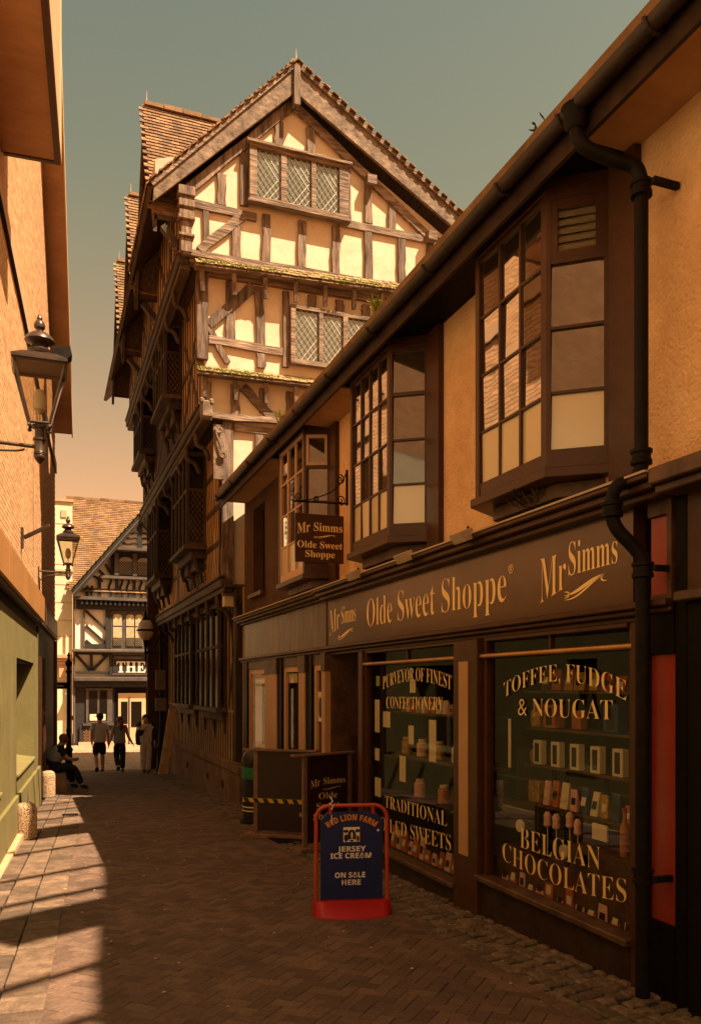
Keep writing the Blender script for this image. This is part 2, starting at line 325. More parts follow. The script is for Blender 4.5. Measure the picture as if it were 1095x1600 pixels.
# far street paving in slabs, as geometry joined
g=B()
for i in range(20):
    for j in range(22):
        x=-2+i*.45+(j%2)*.22; y=26.4+j*.53; z=-.84+random.uniform(0,.004); g.box(x,x+.44,y,y+.52,z-.02,z+.012)
K['farslab']=mat('far_slab',(.42,.26,.16),(.32,.19,.11),.9,6,isl=.22,dirt=.3,dscale=.7)
sq=g.build('square_paving','farslab',None); tag(sq,kind='structure')
def paver_mesh(L,W,name,m,ch=.006,H=.04):
    b=B(); x,y=L/2,W/2
    b.add([(-x,-y,-H),(x,-y,-H),(x,y,-H),(-x,y,-H),(-x,-y,-ch),(x,-y,-ch),(x,y,-ch),(-x,y,-ch),(-x+ch,-y+ch,0),(x-ch,-y+ch,0),(x-ch,y-ch,0),(-x+ch,y-ch,0)],
      [(0,1,5,4),(1,2,6,5),(2,3,7,6),(3,0,4,7),(4,5,9,8),(5,6,10,9),(6,7,11,10),(7,4,8,11),(8,9,10,11)])
    me=bpy.data.meshes.new(name); me.from_pydata(b.v,[],b.f); me.materials.append(K[m]); return me,b
SL=Matrix.Rotation(-.032,4,'X') # slope of the alley, falling away along +Y
def lay(items,name,me,proto,stuffname,m,parent,dist):
    items.sort(key=dist); S=B()
    for k,mw in enumerate(items):
        if k<290: piece(name,me,parent,mw)
        else: S.add([mw@Vector(v) for v in proto.v],proto.f)
    return S.build(stuffname,m,parent,kind='stuff')
def camd(mw):
    p=mw.translation; v=Vector((p.x,p.y)); F=.3518*p.x+.936*p.y; Rr=.936*p.x-.3518*p.y
    vis=F>1 and abs(Rr/F)<.47 and (1.8-p.z)/F<.44
    return (0 if vis else 1000)+v.length
alley=tag(B().add([(-1.2,-10,.32-.03),(3.7,-10,.32-.03),(3.7,26,-.832-.03),(.4,26,-.832-.03)],[(0,1,2,3)]).build('paving','joint',None),kind='structure')
me,pb=paver_mesh(.1975,.0975,'brick','paver_o',.0035); items=[]
for a in range(-260,260):
    for c in range(-260,260):
        r=(a-c)%4
        if r==0: cx,cyy,rot=a*.1+.1,c*.1+.05,0
        elif r==3: cx,cyy,rot=a*.1+.05,c*.1+.1,PI/2
        else: continue
        x=(cx-cyy)*.7071+1.5; y=(cx+cyy)*.7071+12
        if 2.3<y<26.2 and x>-1.17+.061*y+.70 and x<2.93:
            items.append(Matrix.Translation((x,y,gz(x,y)+random.uniform(-.002,.002)))@SL@Matrix.Rotation(rot+PI/4+random.uniform(-.007,.007),4,'Z')@Matrix.Rotation(random.uniform(-.008,.008),4,'X'))
lay(items,'brick',me,pb,'brick_field','paver',alley,camd)
me,pb=paver_mesh(.104,.098,'sett','sett_o',.014); items=[]
y=2.6;row=0
while y<25.8:
    x=2.955+.052
    while x<3.62:
        items.append(Matrix.Translation((x+random.uniform(-.005,.005),y+random.uniform(-.006,.006)+.04*math.sin(x*9+row),gz(x,y)+random.uniform(-.009,.007)))@SL@Matrix.Rotation(random.uniform(-.09,.09),4,'Z')@Matrix.Rotation(random.uniform(-.05,.05),4,'X'))
        x+=.113
    y+=.112; row+=1
lay(items,'sett',me,pb,'sett_field','sett',alley,camd)
me,pb=paver_mesh(.205,.095,'edge_block','paver_o',.005); y=2.6
while y<25.9:
    piece('edge_block',me,alley,Matrix.Translation((2.905,y,gz(0,y)+.008+random.uniform(-.002,.002)))@SL@Matrix.Rotation(PI/2+random.uniform(-.01,.01),4,'Z')); y+=.212
# long channel blocks beside the left wall (frame of the left building)
LA=-math.atan(.061); LM=Matrix.Translation((-1.17,0,0))@Matrix.Rotation(LA,4,'Z')
for xa,xb,ln in ((.06,.30,.30),(.31,.56,.36),(.565,.845,.28)):
    y=2.5+random.uniform(0,.3)
    me,pb=paver_mesh(ln-.008,xb-xa-.006,'block','slab',.006)
    while y<25.8:
        p=LM@Vector(((xa+xb)/2,y+ln/2,0))
        piece('block',me,alley,Matrix.Translation((p.x,p.y,gz(p.x,p.y)+.007+random.uniform(-.003,.006)))@SL@Matrix.Rotation(LA+PI/2+random.uniform(-.018,.018),4,'Z')@Matrix.Rotation(random.uniform(-.01,.01),4,'Y'))
        y+=ln
# iron manhole cover + frame in the channel
mh=B(); mh.box(-.14,.14,-.19,.19,-.02,.006)
for i in range(5):
    for j in range(7): mh.box(-.12+i*.052,-.12+i*.052+.03,-.17+j*.05,-.17+j*.05+.03,.006,.011)
mo=mh.build('manhole_cover','iron',None); mo.location=(.42,15.2,gz(0,15.2)+.004); mo.rotation_euler=(-.032,0,LA); tag(mo,'small iron cover set flush in the paving near the left wall','manhole cover')

# ------------------------------------------------------------ right: sweet shop building
SH=thing('shop_building','two storey shop with orange stucco, three brown bay windows and gilt lettered sign','shop',(3.7,9,-.3))
def sb(name,m,*a,**k): return bx(name,m,SH,*a,**k)
def wall_ext():
    pass
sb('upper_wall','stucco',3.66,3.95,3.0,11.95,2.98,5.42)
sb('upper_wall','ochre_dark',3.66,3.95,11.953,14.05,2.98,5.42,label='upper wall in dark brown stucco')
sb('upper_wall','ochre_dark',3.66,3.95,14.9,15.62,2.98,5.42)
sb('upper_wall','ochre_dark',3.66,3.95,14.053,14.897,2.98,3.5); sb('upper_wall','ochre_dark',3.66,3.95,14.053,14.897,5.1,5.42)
sb('window_recess','black',3.85,3.9,14.05,14.9,3.45,5.12)
sb('window_frame','cream',3.74,3.80,14.05,14.12,3.5,5.1)
sb('window_sill','brown_w',3.56,3.86,13.98,14.96,3.43,3.50)
sb('eaves_wall','black',3.70,3.95,2.5,15.6,5.42,5.7)
# roof
rf=B(); rf.prism([(3.02,5.46),(7.4,8.9),(11.8,5.4),(11.8,5.3),(7.4,8.78),(3.05,5.38)],'y',-3,15.55); rf.build('roof','tile',SH)
sb('end_wall','ochre_dark',3.98,11.4,15.25,15.5,-.5,5.4)
B().prism([(3.98,5.4),(11.4,5.4),(7.4,8.6)],'y',15.25,15.5).build('gable_wall','ochre_dark',SH)
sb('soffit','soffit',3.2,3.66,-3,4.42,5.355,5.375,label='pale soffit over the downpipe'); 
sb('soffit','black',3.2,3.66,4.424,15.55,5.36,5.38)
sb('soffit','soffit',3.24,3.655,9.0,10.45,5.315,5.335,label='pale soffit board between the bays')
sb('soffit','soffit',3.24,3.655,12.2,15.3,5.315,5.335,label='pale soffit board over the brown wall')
sb('fascia_board','riser',3.165,3.195,-3,15.55,5.24,5.44)
gt=B(); prof=[]
for i in range(60):
    yy=-3+i*(18.55/59); 
    for k in range(9):
        t=PI+PI*k/8; gt.v.append((3.09+.060*math.cos(t),yy,5.41+.004*math.sin(yy*1.7)+.060*math.sin(t)))
    for k in range(9):
        t=2*PI-PI*k/8; gt.v.append((3.09+.050*math.cos(t),yy,5.41+.004*math.sin(yy*1.7)+.050*math.sin(t)))
for i in range(59):
    for k in range(18):
        j=(k+1)%18; gt.f.append((i*18+k,i*18+j,(i+1)*18+j,(i+1)*18+k))
gut=gt.build('gutter','gutter',SH,smooth=True)
for yy in [3.55,4.35,5.1,6.3,7.6,8.9,10.2,11.5,12.8,14.1,15.3,2.6]:
    b=B(); b.tube([(3.09+.068*math.cos(PI+PI*k/8),yy,5.41+.068*math.sin(PI+PI*k/8)) for k in range(9)],.014,6); b.build('gutter_joint','gutter',gut)
# bays
def bay(y0,y1,yb,cols,m='brown',casement=False,vent=False,sidew=None):
    X0,X1=3.30,3.66; zb,zt=3.33,5.30
    b=B(); fx=X0
    b.prism([(X1,yb),(X0,y0),(X0,y1),(X1,y1+.25)],'z',zt-.02,zt+.07)
    fr=b.build('bay_window',m,SH,bevel=.006)
    B().prism([(X1,yb-.03),(X0-.03,y0-.02),(X0-.03,y1+.03),(X1,y1+.3)],'z',zb-.07,zb).build('bay_sill',m,fr,bevel=.006)
    B().prism([(X1,yb+.1),(X0+.13,y0+.08),(X0+.13,y1-.06),(X1,y1+.1)],'z',zb-.18,zb-.072).build('bay_base','brown_w',fr,bevel=.006)
    fm='cream' if casement else m
    # posts
    q=B(); 
    q.box(X0,X0+.07,y0,y0+.07,zb,zt-.022); q.box(X0,X0+.07,y1-.06,y1,zb,zt-.022); each(q,'corner_post',m,fr,bevel=.004)
    # front lights
    rows=[(3.46,3.84),(3.87,4.30),(4.33,4.77),(4.80,5.22)]
    n=cols; W=(y1-.06)-(y0+.07); cw=W/n
    q=B(); q.box(X0+.01,X0+.055,y0+.07,y1-.06,zb+.002,3.445); q.box(X0+.01,X0+.055,y0+.07,y1-.06,5.235,zt-.022)
    for z in (3.855,4.315,4.785): q.box(X0+.015,X0+.05,y0+.07,y1-.06,z-.012,z+.012)
    for i in range(1,n): q.box(X0+.012,X0+.053,y0+.07+i*cw-(.02 if casement else .013),y0+.07+i*cw+(.02 if casement else .013),3.445,5.235)
    if casement: q.box(X0+.008,X0+.057,y0+.072,y0+.11,3.446,5.234); q.box(X0+.008,X0+.057,y1-.10,y1-.062,3.446,5.234)
    each(q,'glazing_bar',fm,fr,bevel=.003)
    for i in range(n):
        for r,(z0,z1) in enumerate(rows):
            ya=y0+.07+i*cw+.012; yb2=ya+cw-.024
            t=random.uniform(-.006,.006); t2=random.uniform(-.006,.006)
            p=B().add([(X0+.032+t,ya,z0-.012),(X0+.032-t,yb2,z0-.012),(X0+.032-t+t2,yb2,z1+.012),(X0+.032+t+t2,ya,z1+.012)],[(0,3,2,1)])
            p.build('pane','blind' if r==0 else 'bayglass',fr)
    # side face (canted) frame local axis
    A=Vector((X1,yb,0)); C=Vector((X0,y0,0)); u=(C-A); L=u.length; u.normalize(); nn=Vector((u.y,-u.x,0)); 
    if nn.y>0: nn=-nn
    def P(s,z,d): return A+u*s+nn*d+Vector((0,0,z))
    def pl(b,s0,s1,z0,z1,d0,d1):
        vs=[P(s,z,d) for z in (z0,z1) for s,d in ((s0,d0),(s1,d0),(s1,d1),(s0,d1))]
        b.add(vs,[(0,3,2,1),(4,5,6,7),(0,1,5,4),(1,2,6,5),(2,3,7,6),(3,0,4,7)])
    a0,a1=.075,L-.03
    q=B(); pl(q,0,a0,zb+.002,zt-.022,-.05,.004); pl(q,a1,L-.003,zb+.002,zt-.022,-.05,0)
    pl(q,a0,a1,zb+.002,3.46,-.05,0); pl(q,a0,a1,5.215,zt-.022,-.05,0); pl(q,a0,a1,4.765,4.80,-.045,-.005); 
    for z in (3.86,4.315): pl(q,a0,a1,z-.01,z+.01,-.04,-.008)
    if casement:
        pass
    each(q,'side_rail',m,fr)
    if casement:
        q=B(); 
        for (s0,s1,z0,z1) in ((a0,a1,4.80,4.84),(a0,a1,5.17,5.214),(a0,a0+.035,4.841,5.169),(a1-.035,a1,4.841,5.169)): pl(q,s0,s1,z0,z1,-.02,.02)
        each(q,'casement_rail','cream',fr)
    rr=[(3.46,3.85,'blind'),(3.87,4.305,'sideglass'),(4.325,4.765,'sideglass')]
    if not vent: rr.append((4.80,5.215,'sideglass'))
    if casement: rr[0]=(3.46,3.85,'sideglass')
    for z0,z1,mm in rr:
        p=B().add([P(a0,z0,-.025),P(a1,z0,-.025),P(a1,z1,-.03),P(a0,z1,-.03)],[(0,1,2,3)]); p.build('pane',mm,fr)
    if vent:
        q=B(); pl(q,a0,a0+.055,4.80,5.215,-.045,-.004); pl(q,a1-.045,a1,4.80,5.215,-.045,-.004); pl(q,a0+.056,a1-.046,5.15,5.214,-.045,-.004); pl(q,a0+.056,a1-.046,4.801,4.85,-.045,-.004); each(q,'vent_rail',m,fr)
        for i in range(5):
            z=4.855+i*.058; v=[P(a0+.05,z,-.02),P(a1-.04,z,-.02),P(a1-.04,z+.06,-.045),P(a0+.05,z+.06,-.045)]
            B().add(v,[(0,1,2,3)]).build('louvre','blind',fr)
    # wall-side panel strip
    b=B(); b.box(3.60,3.665,yb-.26,yb-.002,zb-.3,zt+.05); b.build('side_panel',m,fr)
    return fr
bay(4.87,5.88,4.58,3,vent=True); bay(7.65,8.80,7.40,4); bay(10.57,11.87,10.42,3,casement=True)
# brown render patch + ledge under the nearest bay
sb('bracket_panel','brown_w',3.58,3.67,4.3,5.9,2.99,3.14)
# cornice and fascia (shop 1: Y 3.9-10.38)
def mould(y0,y1,zs,m,name):
    b=B()
    for (x,z0,z1) in zs: b.box(x,3.68,y0,y1,z0,z1)
    return b.build(name,m,SH,bevel=.008)
mould(3.93,10.44,[(3.36,3.045,3.08),(3.41,2.995,3.044),(3.47,2.95,2.994)],'brown','cornice')
mould(10.445,15.4,[(3.40,3.04,3.08),(3.45,3.00,3.039),(3.52,2.965,2.999)],'brown_w','cornice')
sb('lead_capping','lead',3.35,3.66,3.93,15.4,3.0805,3.095)
fs=sb('sign_board','fascia',3.56,3.66,4.28,10.37,2.335,2.948)
def onf(yl,yr,zl,zr,hl,hr,x=3.557,arc=0):
    def f(s,t): return (x,yl+(yr-yl)*s,zl+(zr-zl)*s+t*(hl+(hr-hl)*s)+arc*4*s*(1-s))
    return f
def gilt(text,fn,fi,off=-.004,parent=None,**k):
    lettering(text,fn,'gold',parent or fs,off=off,**k); lettering(text,fi,'ink',parent or fs,off=off-.022,name='letter_shadow',**k) if fi else None
lettering('Mr',onf(5.33,5.0,2.43,2.52,.36,.27),'gold',fs,off=-.012)
lettering('Simms',onf(4.97,4.43,2.60,2.62,.25,.22),'gold',fs,off=-.008)
swash(0,lambda s,t:(3.557,5.03-.5*s,2.43+.16*t),'gold',fs)
lettering('Olde Sweet Shoppe',onf(8.92,5.82,2.50,2.50,.33,.33),'gold',fs,off=-.012)
lettering('®',onf(5.79,5.71,2.72,2.72,.07,.07),'gold',fs,ser=False)
lettering('Mr',onf(10.25,9.86,2.46,2.56,.36,.27),'gold',fs,off=-.012)
lettering('Simms',onf(9.80,9.28,2.60,2.60,.22,.22),'gold',fs,off=-.008)
swash(0,lambda s,t:(3.557,9.95-.6*s,2.40+.14*t),'gold',fs)
sb('sign_board','marble',3.58,3.66,10.40,15.3,2.34,2.96,label='blank stained sign board of the far shopfront')
sb('sign_end','brown_w',3.55,3.66,10.371,10.398,2.335,2.955)
mould(3.93,10.36,[(3.50,2.29,2.334),(3.54,2.255,2.289),(3.59,2.215,2.254)],'brown','moulding')
mould(10.365,15.45,[(3.50,2.29,2.335),(3.54,2.25,2.289)],'brown_w','moulding')
# cable conduit on the cornice and the three floodlights
cd_=B(); cd_.tube([(3.42,4.6,3.10),(3.42,6.4,3.105),(3.43,8.5,3.11),(3.42,10.3,3.105)],.014,6); cd_.build('conduit','lead',SH)
for yy in (8.75,7.35,6.15):
    b=B(); b.tube([(3.42,yy,3.1),(3.38,yy,3.16),(3.36,yy-.02,3.12)],.012,6); fl=b.build('floodlight','iron',SH)
    q=B(); q.prism([(3.40,3.05),(3.30,3.01),(3.24,3.09),(3.36,3.14)],'y',yy-.11,yy+.09); q.build('lamp_head','lead',fl,bevel=.006)
# shop windows
def shopwin(y0,y1,zb,tr=2.06):
    b=B(); x0,x1=3.585,3.66
    b.box(x0,x1,y0,y0+.05,zb,2.214)
    f=b.build('window_frame','brown',SH,bevel=.004); B().box(x0,x1,y1-.05,y1,zb,2.214).build('jamb','brown',f,bevel=.004)
    B().tube([(3.575,y0-.02,tr),(3.575,y1+.02,tr)],.022,10).build('transom_rail','gold_rail',f,smooth=True)
    B().box(3.60,3.64,(y0+y1)/2-.012,(y0+y1)/2+.012,tr+.025,2.213).build('mullion','brown',f)
    B().box(x0-.02,x1,y0+.051,y1-.051,2.19,2.2145).build('head','brown',f)
    B().box(3.50,3.66,y0-.02,y1+.02,zb-.05,zb-.001).build('sill','brown_w',f,bevel=.008)
    g_=B().add([(3.625,y0+.05,zb),(3.625,y1-.05,zb),(3.625,y1-.05,tr+.02),(3.625,y0+.05,tr+.02)],[(0,3,2,1)]).build('pane','shopglass',f)
    for a,c in ((y0+.05,(y0+y1)/2-.012),((y0+y1)/2+.012,y1-.05)):
        B().add([(3.62,a,tr+.02),(3.62,c,tr+.02),(3.622,c,2.19),(3.622,a,2.19)],[(0,3,2,1)]).build('pane','shopglass',f)
    return f
K['gold_rail']=mat('brass_rail',(.60,.33,.12),(.45,.24,.08),.3,5,metal=.8)
w2=shopwin(4.30,6.24,.16); w1=shopwin(6.70,9.05,-.02)
def glasstext(par,text,yl,yr,zl,zr,hl,hr,arc=0,off=-.012):
    lettering(text,onf(yl,yr,zl,zr,hl,hr,3.612,arc),'gold',par,off=-.014)
glasstext(w2,'TOFFEE, FUDGE',5.95,4.41,1.70,1.70,.13,.14,.135)
glasstext(w2,'& NOUGAT',5.73,4.55,1.56,1.57,.145,.14)
glasstext(w2,'BELGIAN',5.70,4.68,.49,.52,.17,.165,-.01)
glasstext(w2,'CHOCOLATES',5.97,4.41,.335,.36,.16,.165,-.05)
glasstext(w1,'PURVEYOR OF FINEST',8.56,6.89,1.76,1.76,.15,.145,.09,-.008)
glasstext(w1,'CONFECTIONERY',8.46,7.07,1.55,1.565,.135,.135,0,-.008)
glasstext(w1,'TRADITIONAL',8.50,6.98,.425,.45,.14,.15)
glasstext(w1,'BOILED SWEETS',8.80,6.90,.14,.23,.155,.16)
# stall risers, pilasters
def riser(y0,y1,zt,m='black',x0=3.57):
    b=B(); b.add([(x0,y0,gz(0,y0)-.03),(x0,y1,gz(0,y1)-.03),(x0,y1,zt),(x0,y0,zt),(3.66,y0,gz(0,y0)-.03),(3.66,y1,gz(0,y1)-.03),(3.66,y1,zt),(3.66,y0,zt)],[(0,3,2,1),(4,5,6,7),(0,1,5,4),(3,7,6,2),(0,4,7,3),(1,2,6,5)]); return b.build('stall_riser',m,SH)
riser(4.28,6.26,.108,'riser'); riser(6.68,9.10,-.072,'riser')
def pil(y0,y1,x0=3.53,m='brown',z0=None,z1=2.214,panel=None):
    p=sb('pilaster',m,x0,3.66,y0,y1,(gz(0,y1)-.04) if z0 is None else z0,z1,bevel=.008)
    if panel: B().box(x0-.008,x0+.002,y0+panel[0],y1-panel[1],.28,2.02).build('inset_panel','tan',p)
    return p
pil(6.262,6.70,panel=(.15,.12)); pil(9.052,9.19,3.55); pil(6.28,6.66,3.50,z0=gz(0,6.6)-.04,z1=.06) if 0 else None
pil(4.16,4.298,3.55)
# doorway recess
sb('recess_wall','brown_w',3.62,4.45,9.19,9.23,-.36,2.6); sb('recess_wall','brown_w',3.62,4.45,10.36,10.40,-.36,2.6)
dr=sb('door','brown',4.40,4.44,9.24,10.35,-.34,2.2); sb('recess_ceiling','brown_w',3.66,4.45,9.231,10.359,2.3,2.34)
B().add([(4.39,9.4,.2),(4.39,10.2,.2),(4.39,10.2,1.9),(4.39,9.4,1.9)],[(0,3,2,1)]).build('door_glass','shopglass',dr)
B().tube([(4.33,9.36,.9),(4.33,9.36,1.15)],.015,8).build('handle','gold_rail',dr)
sb('doorstep','sett',3.45,4.40,9.235,10.355,-.36,-.27)
# interior
IN='interior'
sb('shop_floor',IN,3.67,6.5,4.2,9.18,-.25,-.05); sb('back_wall',IN,6.5,6.55,4.2,9.18,-.05,2.5); sb('shop_ceiling','interior',3.67,6.5,4.2,9.18,2.3,2.34)
sb('side_wall',IN,3.68,6.5,9.14,9.18,-.05,2.3); sb('side_wall',IN,3.68,6.5,4.15,4.19,-.05,2.3)
sb('window_bed','brown_w',3.67,4.25,4.32,6.25,.06,.10); sb('window_bed','brown_w',3.67,4.2,6.7,9.05,-.09,-.06)
sb('window_back','olive_int',4.55,4.58,4.3,6.6,.1,.75); sb('window_back','olive_int',4.6,4.63,6.8,9.0,-.05,.6)
sb('counter','olive_int',5.4,5.9,5.0,8.6,-.05,1.05)
# next door shopfront: red panels and black columns
NX=thing('neighbour_shop','black painted shopfront with red panels right of the drainpipe','shop',(3.7,2.5,0))
def nb(name,m,*a,**k): return bx(name,m,NX,*a,**k)
nb('upper_wall','stucco',3.66,3.95,-6,2.997,2.98,5.5); nb('eaves_wall','stucco',3.70,3.95,-6,2.49,5.5,5.7)
nb('panel','red',3.60,3.66,3.955,4.158,.33,2.0,bevel=.004,label='tall glossy red panel'); nb('panel','red',3.60,3.66,3.99,4.158,2.37,2.86,label='short red panel beside the sign')
nb('rail','black',3.57,3.66,3.93,4.158,2.002,2.33); nb('rail','brown_w',3.57,3.66,3.95,4.158,2.331,2.368); nb('rail','brown_w',3.57,3.66,3.95,4.158,2.862,2.95)
nb('stile','brown_w',3.57,3.66,3.951,3.989,2.369,2.861); nb('riser','black',3.57,3.66,3.93,4.158,-.2,.328)
nb('column','black',3.575,3.66,3.83,3.93,-.2,2.95,bevel=.01); nb('column','black',3.55,3.66,3.68,3.80,-.2,2.3,bevel=.01)
nb('sign_board','brown',3.58,3.66,-6,3.825,2.36,2.96); 
b=B(); b.box(3.42,3.68,-6,3.925,2.951,3.0); b.box(3.37,3.68,-6,3.925,3.001,3.10); b.box(3.47,3.66,-6,3.829,2.30,2.358); b.build('cornice','brown_w',NX,bevel=.008)
nb('riser','black',3.55,3.66,-6,3.675,-.2,.35); nb('window_wall','black',3.60,3.66,-6,3.2,.35,2.3)
B().add([(3.61,3.2,.35),(3.61,3.68,.35),(3.61,3.68,2.3),(3.61,3.2,2.3)],[(0,3,2,1)]).build('pane','bayglass',NX)
nb('backing','black',3.665,3.72,3.2,4.32,-.3,3.0)
# downpipe
DP=thing('downpipe','black cast iron rain pipe with two swan necks beside the sweet shop window','downpipe',(3.5,4.2,-.1))
def sw(pts,r=.043,n=10): return B().tube(pts,r,n)
def curve(ctrl,n=8):
    out=[]
    P=[Vector(p) for p in ctrl]; P=[P[0]]+P+[P[-1]]
    for i in range(1,len(P)-2):
        for k in range(n):
            t=k/n; a,b_,c,d=P[i-1],P[i],P[i+1],P[i+2]
            out.append(.5*((2*b_)+(-a+c)*t+(2*a-5*b_+4*c-d)*t*t+(-a+3*b_-3*c+d)*t*t*t))
    out.append(P[-2]); return out
sw(curve([(3.09,4.32,5.33),(3.09,4.32,5.26),(3.14,4.30,5.16),(3.30,4.24,5.08),(3.42,4.18,5.03),(3.46,4.16,4.93),(3.46,4.16,4.8)])).build('swan_neck','iron',DP,smooth=True)
sw([(3.46,4.16,4.82),(3.46,4.16,3.22)]).build('pipe','iron',DP,smooth=True)
sw(curve([(3.46,4.16,3.24),(3.46,4.16,3.16),(3.43,4.19,3.09),(3.34,4.23,3.05),(3.31,4.25,2.97),(3.31,4.25,2.86),(3.34,4.23,2.77),(3.42,4.19,2.67),(3.47,4.16,2.58),(3.47,4.16,2.45)])).build('swan_neck','iron',DP,smooth=True)
sw([(3.47,4.16,2.47),(3.47,4.16,-.16)],.046).build('pipe','iron',DP,smooth=True)
for (x,y,z) in ((3.46,4.16,4.88),(3.46,4.16,3.22),(3.47,4.16,2.52),(3.31,4.25,2.90),(3.47,4.16,.62)):
    b=B(); b.lathe([(.05,-.05),(.066,-.045),(.066,-.02),(.058,-.015),(.058,.02),(.068,.025),(.068,.045),(.05,.05)],(x,y,z),12)
    c=b.build('collar','iron',DP,smooth=True)
    if z in (4.88,2.52,.62): B().box(x,x+.19,y-.12,y-.085,z-.018,z+.018).build('ear','iron',c)
b=B(); b.lathe([(.05,-.07),(.075,-.03),(.075,.05),(.09,.07)],(3.09,4.32,5.33),12); b.build('outlet','iron',DP,smooth=True)
DP.location.y-=.075
# far shopfront (Y 10.4-15.3)
for (y0,y1) in ((12.86,13.6),(11.32,11.62),(10.40,10.55)):
    p=sb('pilaster','tan' ,3.54,3.66,y0,y1,gz(0,y1)-.04,2.0); sb('pilaster_head','brown_w',3.53,3.66,y0-.01,y1+.01,2.001,2.249)
for (y0,y1) in ((11.05,11.318),(12.62,12.858),(15.0,15.3)): sb('post','black',3.56,3.66,y0,y1,gz(0,y1)-.04,2.249)
for (y0,y1,zb) in ((13.603,14.998,.45),(11.622,12.618,.45),(10.552,11.048,.2)):
    b=B(); b.box(3.60,3.65,y0,y0+.05,zb,2.1); b.box(3.60,3.65,y1-.09,y1,zb,2.1); b.box(3.60,3.65,y0+.051,y1-.091,2.02,2.1); b.box(3.60,3.65,y0+.051,y1-.091,zb,zb+.05)
    fl_=each(b,'window_frame','cream',SH); f=fl_[0]; [setattr(q_,'parent',f) or setattr(q_,'name','frame_rail') or q_.matrix_parent_inverse.identity() for q_ in fl_[1:]]; B().add([(3.64,y0+.05,zb+.05),(3.64,y1-.09,zb+.05),(3.64,y1-.09,2.02),(3.64,y0+.05,2.02)],[(0,3,2,1)]).build('pane','shopglass',f)
    sb('window_head','brown_w',3.58,3.66,y0+.001,y1-.001,2.101,2.249)
    riser(y0+.001,y1-.001,zb-.001,'tan',3.58)
sb('inner_wall','tan',3.9,3.92,11.7,12.2,.4,2.2,label='tan reveal behind the far shop window'); sb('far_interior','interior',4.6,4.62,10.45,15.2,-.4,2.3); sb('far_floor','interior',3.67,4.6,10.45,15.2,-.5,.1)
sb('notice','white',3.655,3.66,12.05,12.55,1.85,2.0); sb('notice','white',3.655,3.66,14.0,14.4,1.85,2.0); sb('notice','white',3.655,3.66,11.7,12.4,.5,.72); sb('notice','white',3.655,3.66,13.9,14.5,.5,.75)
nt_=sb('notice','white',3.628,3.632,10.75,10.95,1.30,1.72,label='white notice with a blue oval on the narrow window'); B().lathe([(.001,0),(.001,.001)],(3.62,10.85,1.5),4).build('blue_oval','bluebox',nt_) if 0 else B().prism([(10.85+.065*math.cos(a),1.5+.15*math.sin(a)) for a in [2*PI*k/14 for k in range(14)]],'x',3.622,3.627).build('oval','bluebox',nt_)

# hanging sign and its scrolled bracket
HS=thing('hanging_sign','brown hanging sign with gilt lettering on a black scrolled bracket','sign',(3.6,9.7,3.9))
b=B(); b.box(3.585,3.61,9.685,9.715,4.10,4.55); b.tube([(3.60,9.7,4.12),(2.88,9.7,4.10)],.012,8)
def scroll(c,r,turns,sgn,start,n=26):
    return [(c[0]+r*(1-.75*i/n)*math.cos(start+sgn*2*PI*turns*i/n),9.7,c[1]+r*(1-.75*i/n)*math.sin(start+sgn*2*PI*turns*i/n)) for i in range(n+1)]
b.tube(scroll((3.51,4.16),.065,1.4,1,-PI/2),.008,6); b.tube(scroll((3.50,4.42),.065,1.4,-1,PI/2),.008,6); b.tube(scroll((2.96,4.16),.05,1.4,-1,-PI/2),.008,6); b.tube(scroll((3.19,4.15),.04,1.4,-1,-PI/2),.008,6)
b.tube(curve([(3.585,9.7,4.50),(3.50,9.7,4.355),(3.36,9.7,4.24),(3.12,9.7,4.14),(2.95,9.7,4.11)]),.008,6)
b.build('bracket','iron',HS,smooth=True)
for x in (2.99,3.48):
    b=B()
    for k in range(4): b.tube([(x+.012*math.cos(a),9.7+(0 if k%2 else .0),4.085-k*.032-.016+.02*math.sin(a)) for a in [2*PI*j/8 for j in range(9)]],.004,4)
    b.build('chain','iron',HS)
bd=bx('board','brown',HS,2.91,3.55,9.685,9.715,3.35,3.955,bevel=.004)
def onb(xl,xr,z,h,dz=0,y=9.683,arc=0): return lambda s,t:(xl+(xr-xl)*s,y,z+dz*s+h*t+arc*4*s*(1-s))
lettering('Mr',onb(2.935,3.10,3.70,.13,.03),'gold',bd); lettering('Simms',onb(3.15,3.53,3.745,.105,.0),'gold',bd)
swash(0,lambda s,t:(3.14+.31*s,9.683,3.655+.06*t),'gold',bd)
lettering('Olde Sweet',onb(2.935,3.53,3.53,.085),'gold',bd); lettering('Shoppe',onb(3.04,3.43,3.415,.085),'gold',bd)
# weeds
def weed(name,label,c,n,h,m,spread=.1,group=None):
    b=B()
    for i in range(n):
        a=random.uniform(0,2*PI); l=h*random.uniform(.5,1); p=Vector(c)+Vector((random.uniform(-.05,.05),random.uniform(-.06,.06),0)); d=Vector((math.cos(a)*spread,math.sin(a)*spread,l)); s=Vector((-math.sin(a),math.cos(a),0))*.012
        mid=p+d*.55; b.add([p-s*.4,p+s*.4,mid+s,mid-s,p+d],[(0,1,2,3),(3,2,4)])
        for q in range(2):
            e=p+d*random.uniform(.4,.9); t=Vector((random.uniform(-1,1),random.uniform(-1,1),random.uniform(0,.8)))*.05; b.add([e,e+t+s,e+t*1.6,e+t-s],[(0,1,2,3)])
    return tag(b.build(name,m,None),label,'plant',group)
weed('gutter_weed','tuft of yellow weeds in the gutter before the leaded window',(3.07,7.45,5.44),16,.22,'leaf')
weed('gutter_weed','small yellow weed in the gutter further down the alley',(3.07,10.9,5.44),14,.22,'leaf')
weed('wall_weed','dry brown weeds hanging beneath the nearest bay window',(3.5,5.25,3.1),60,.22,'dry',.22)
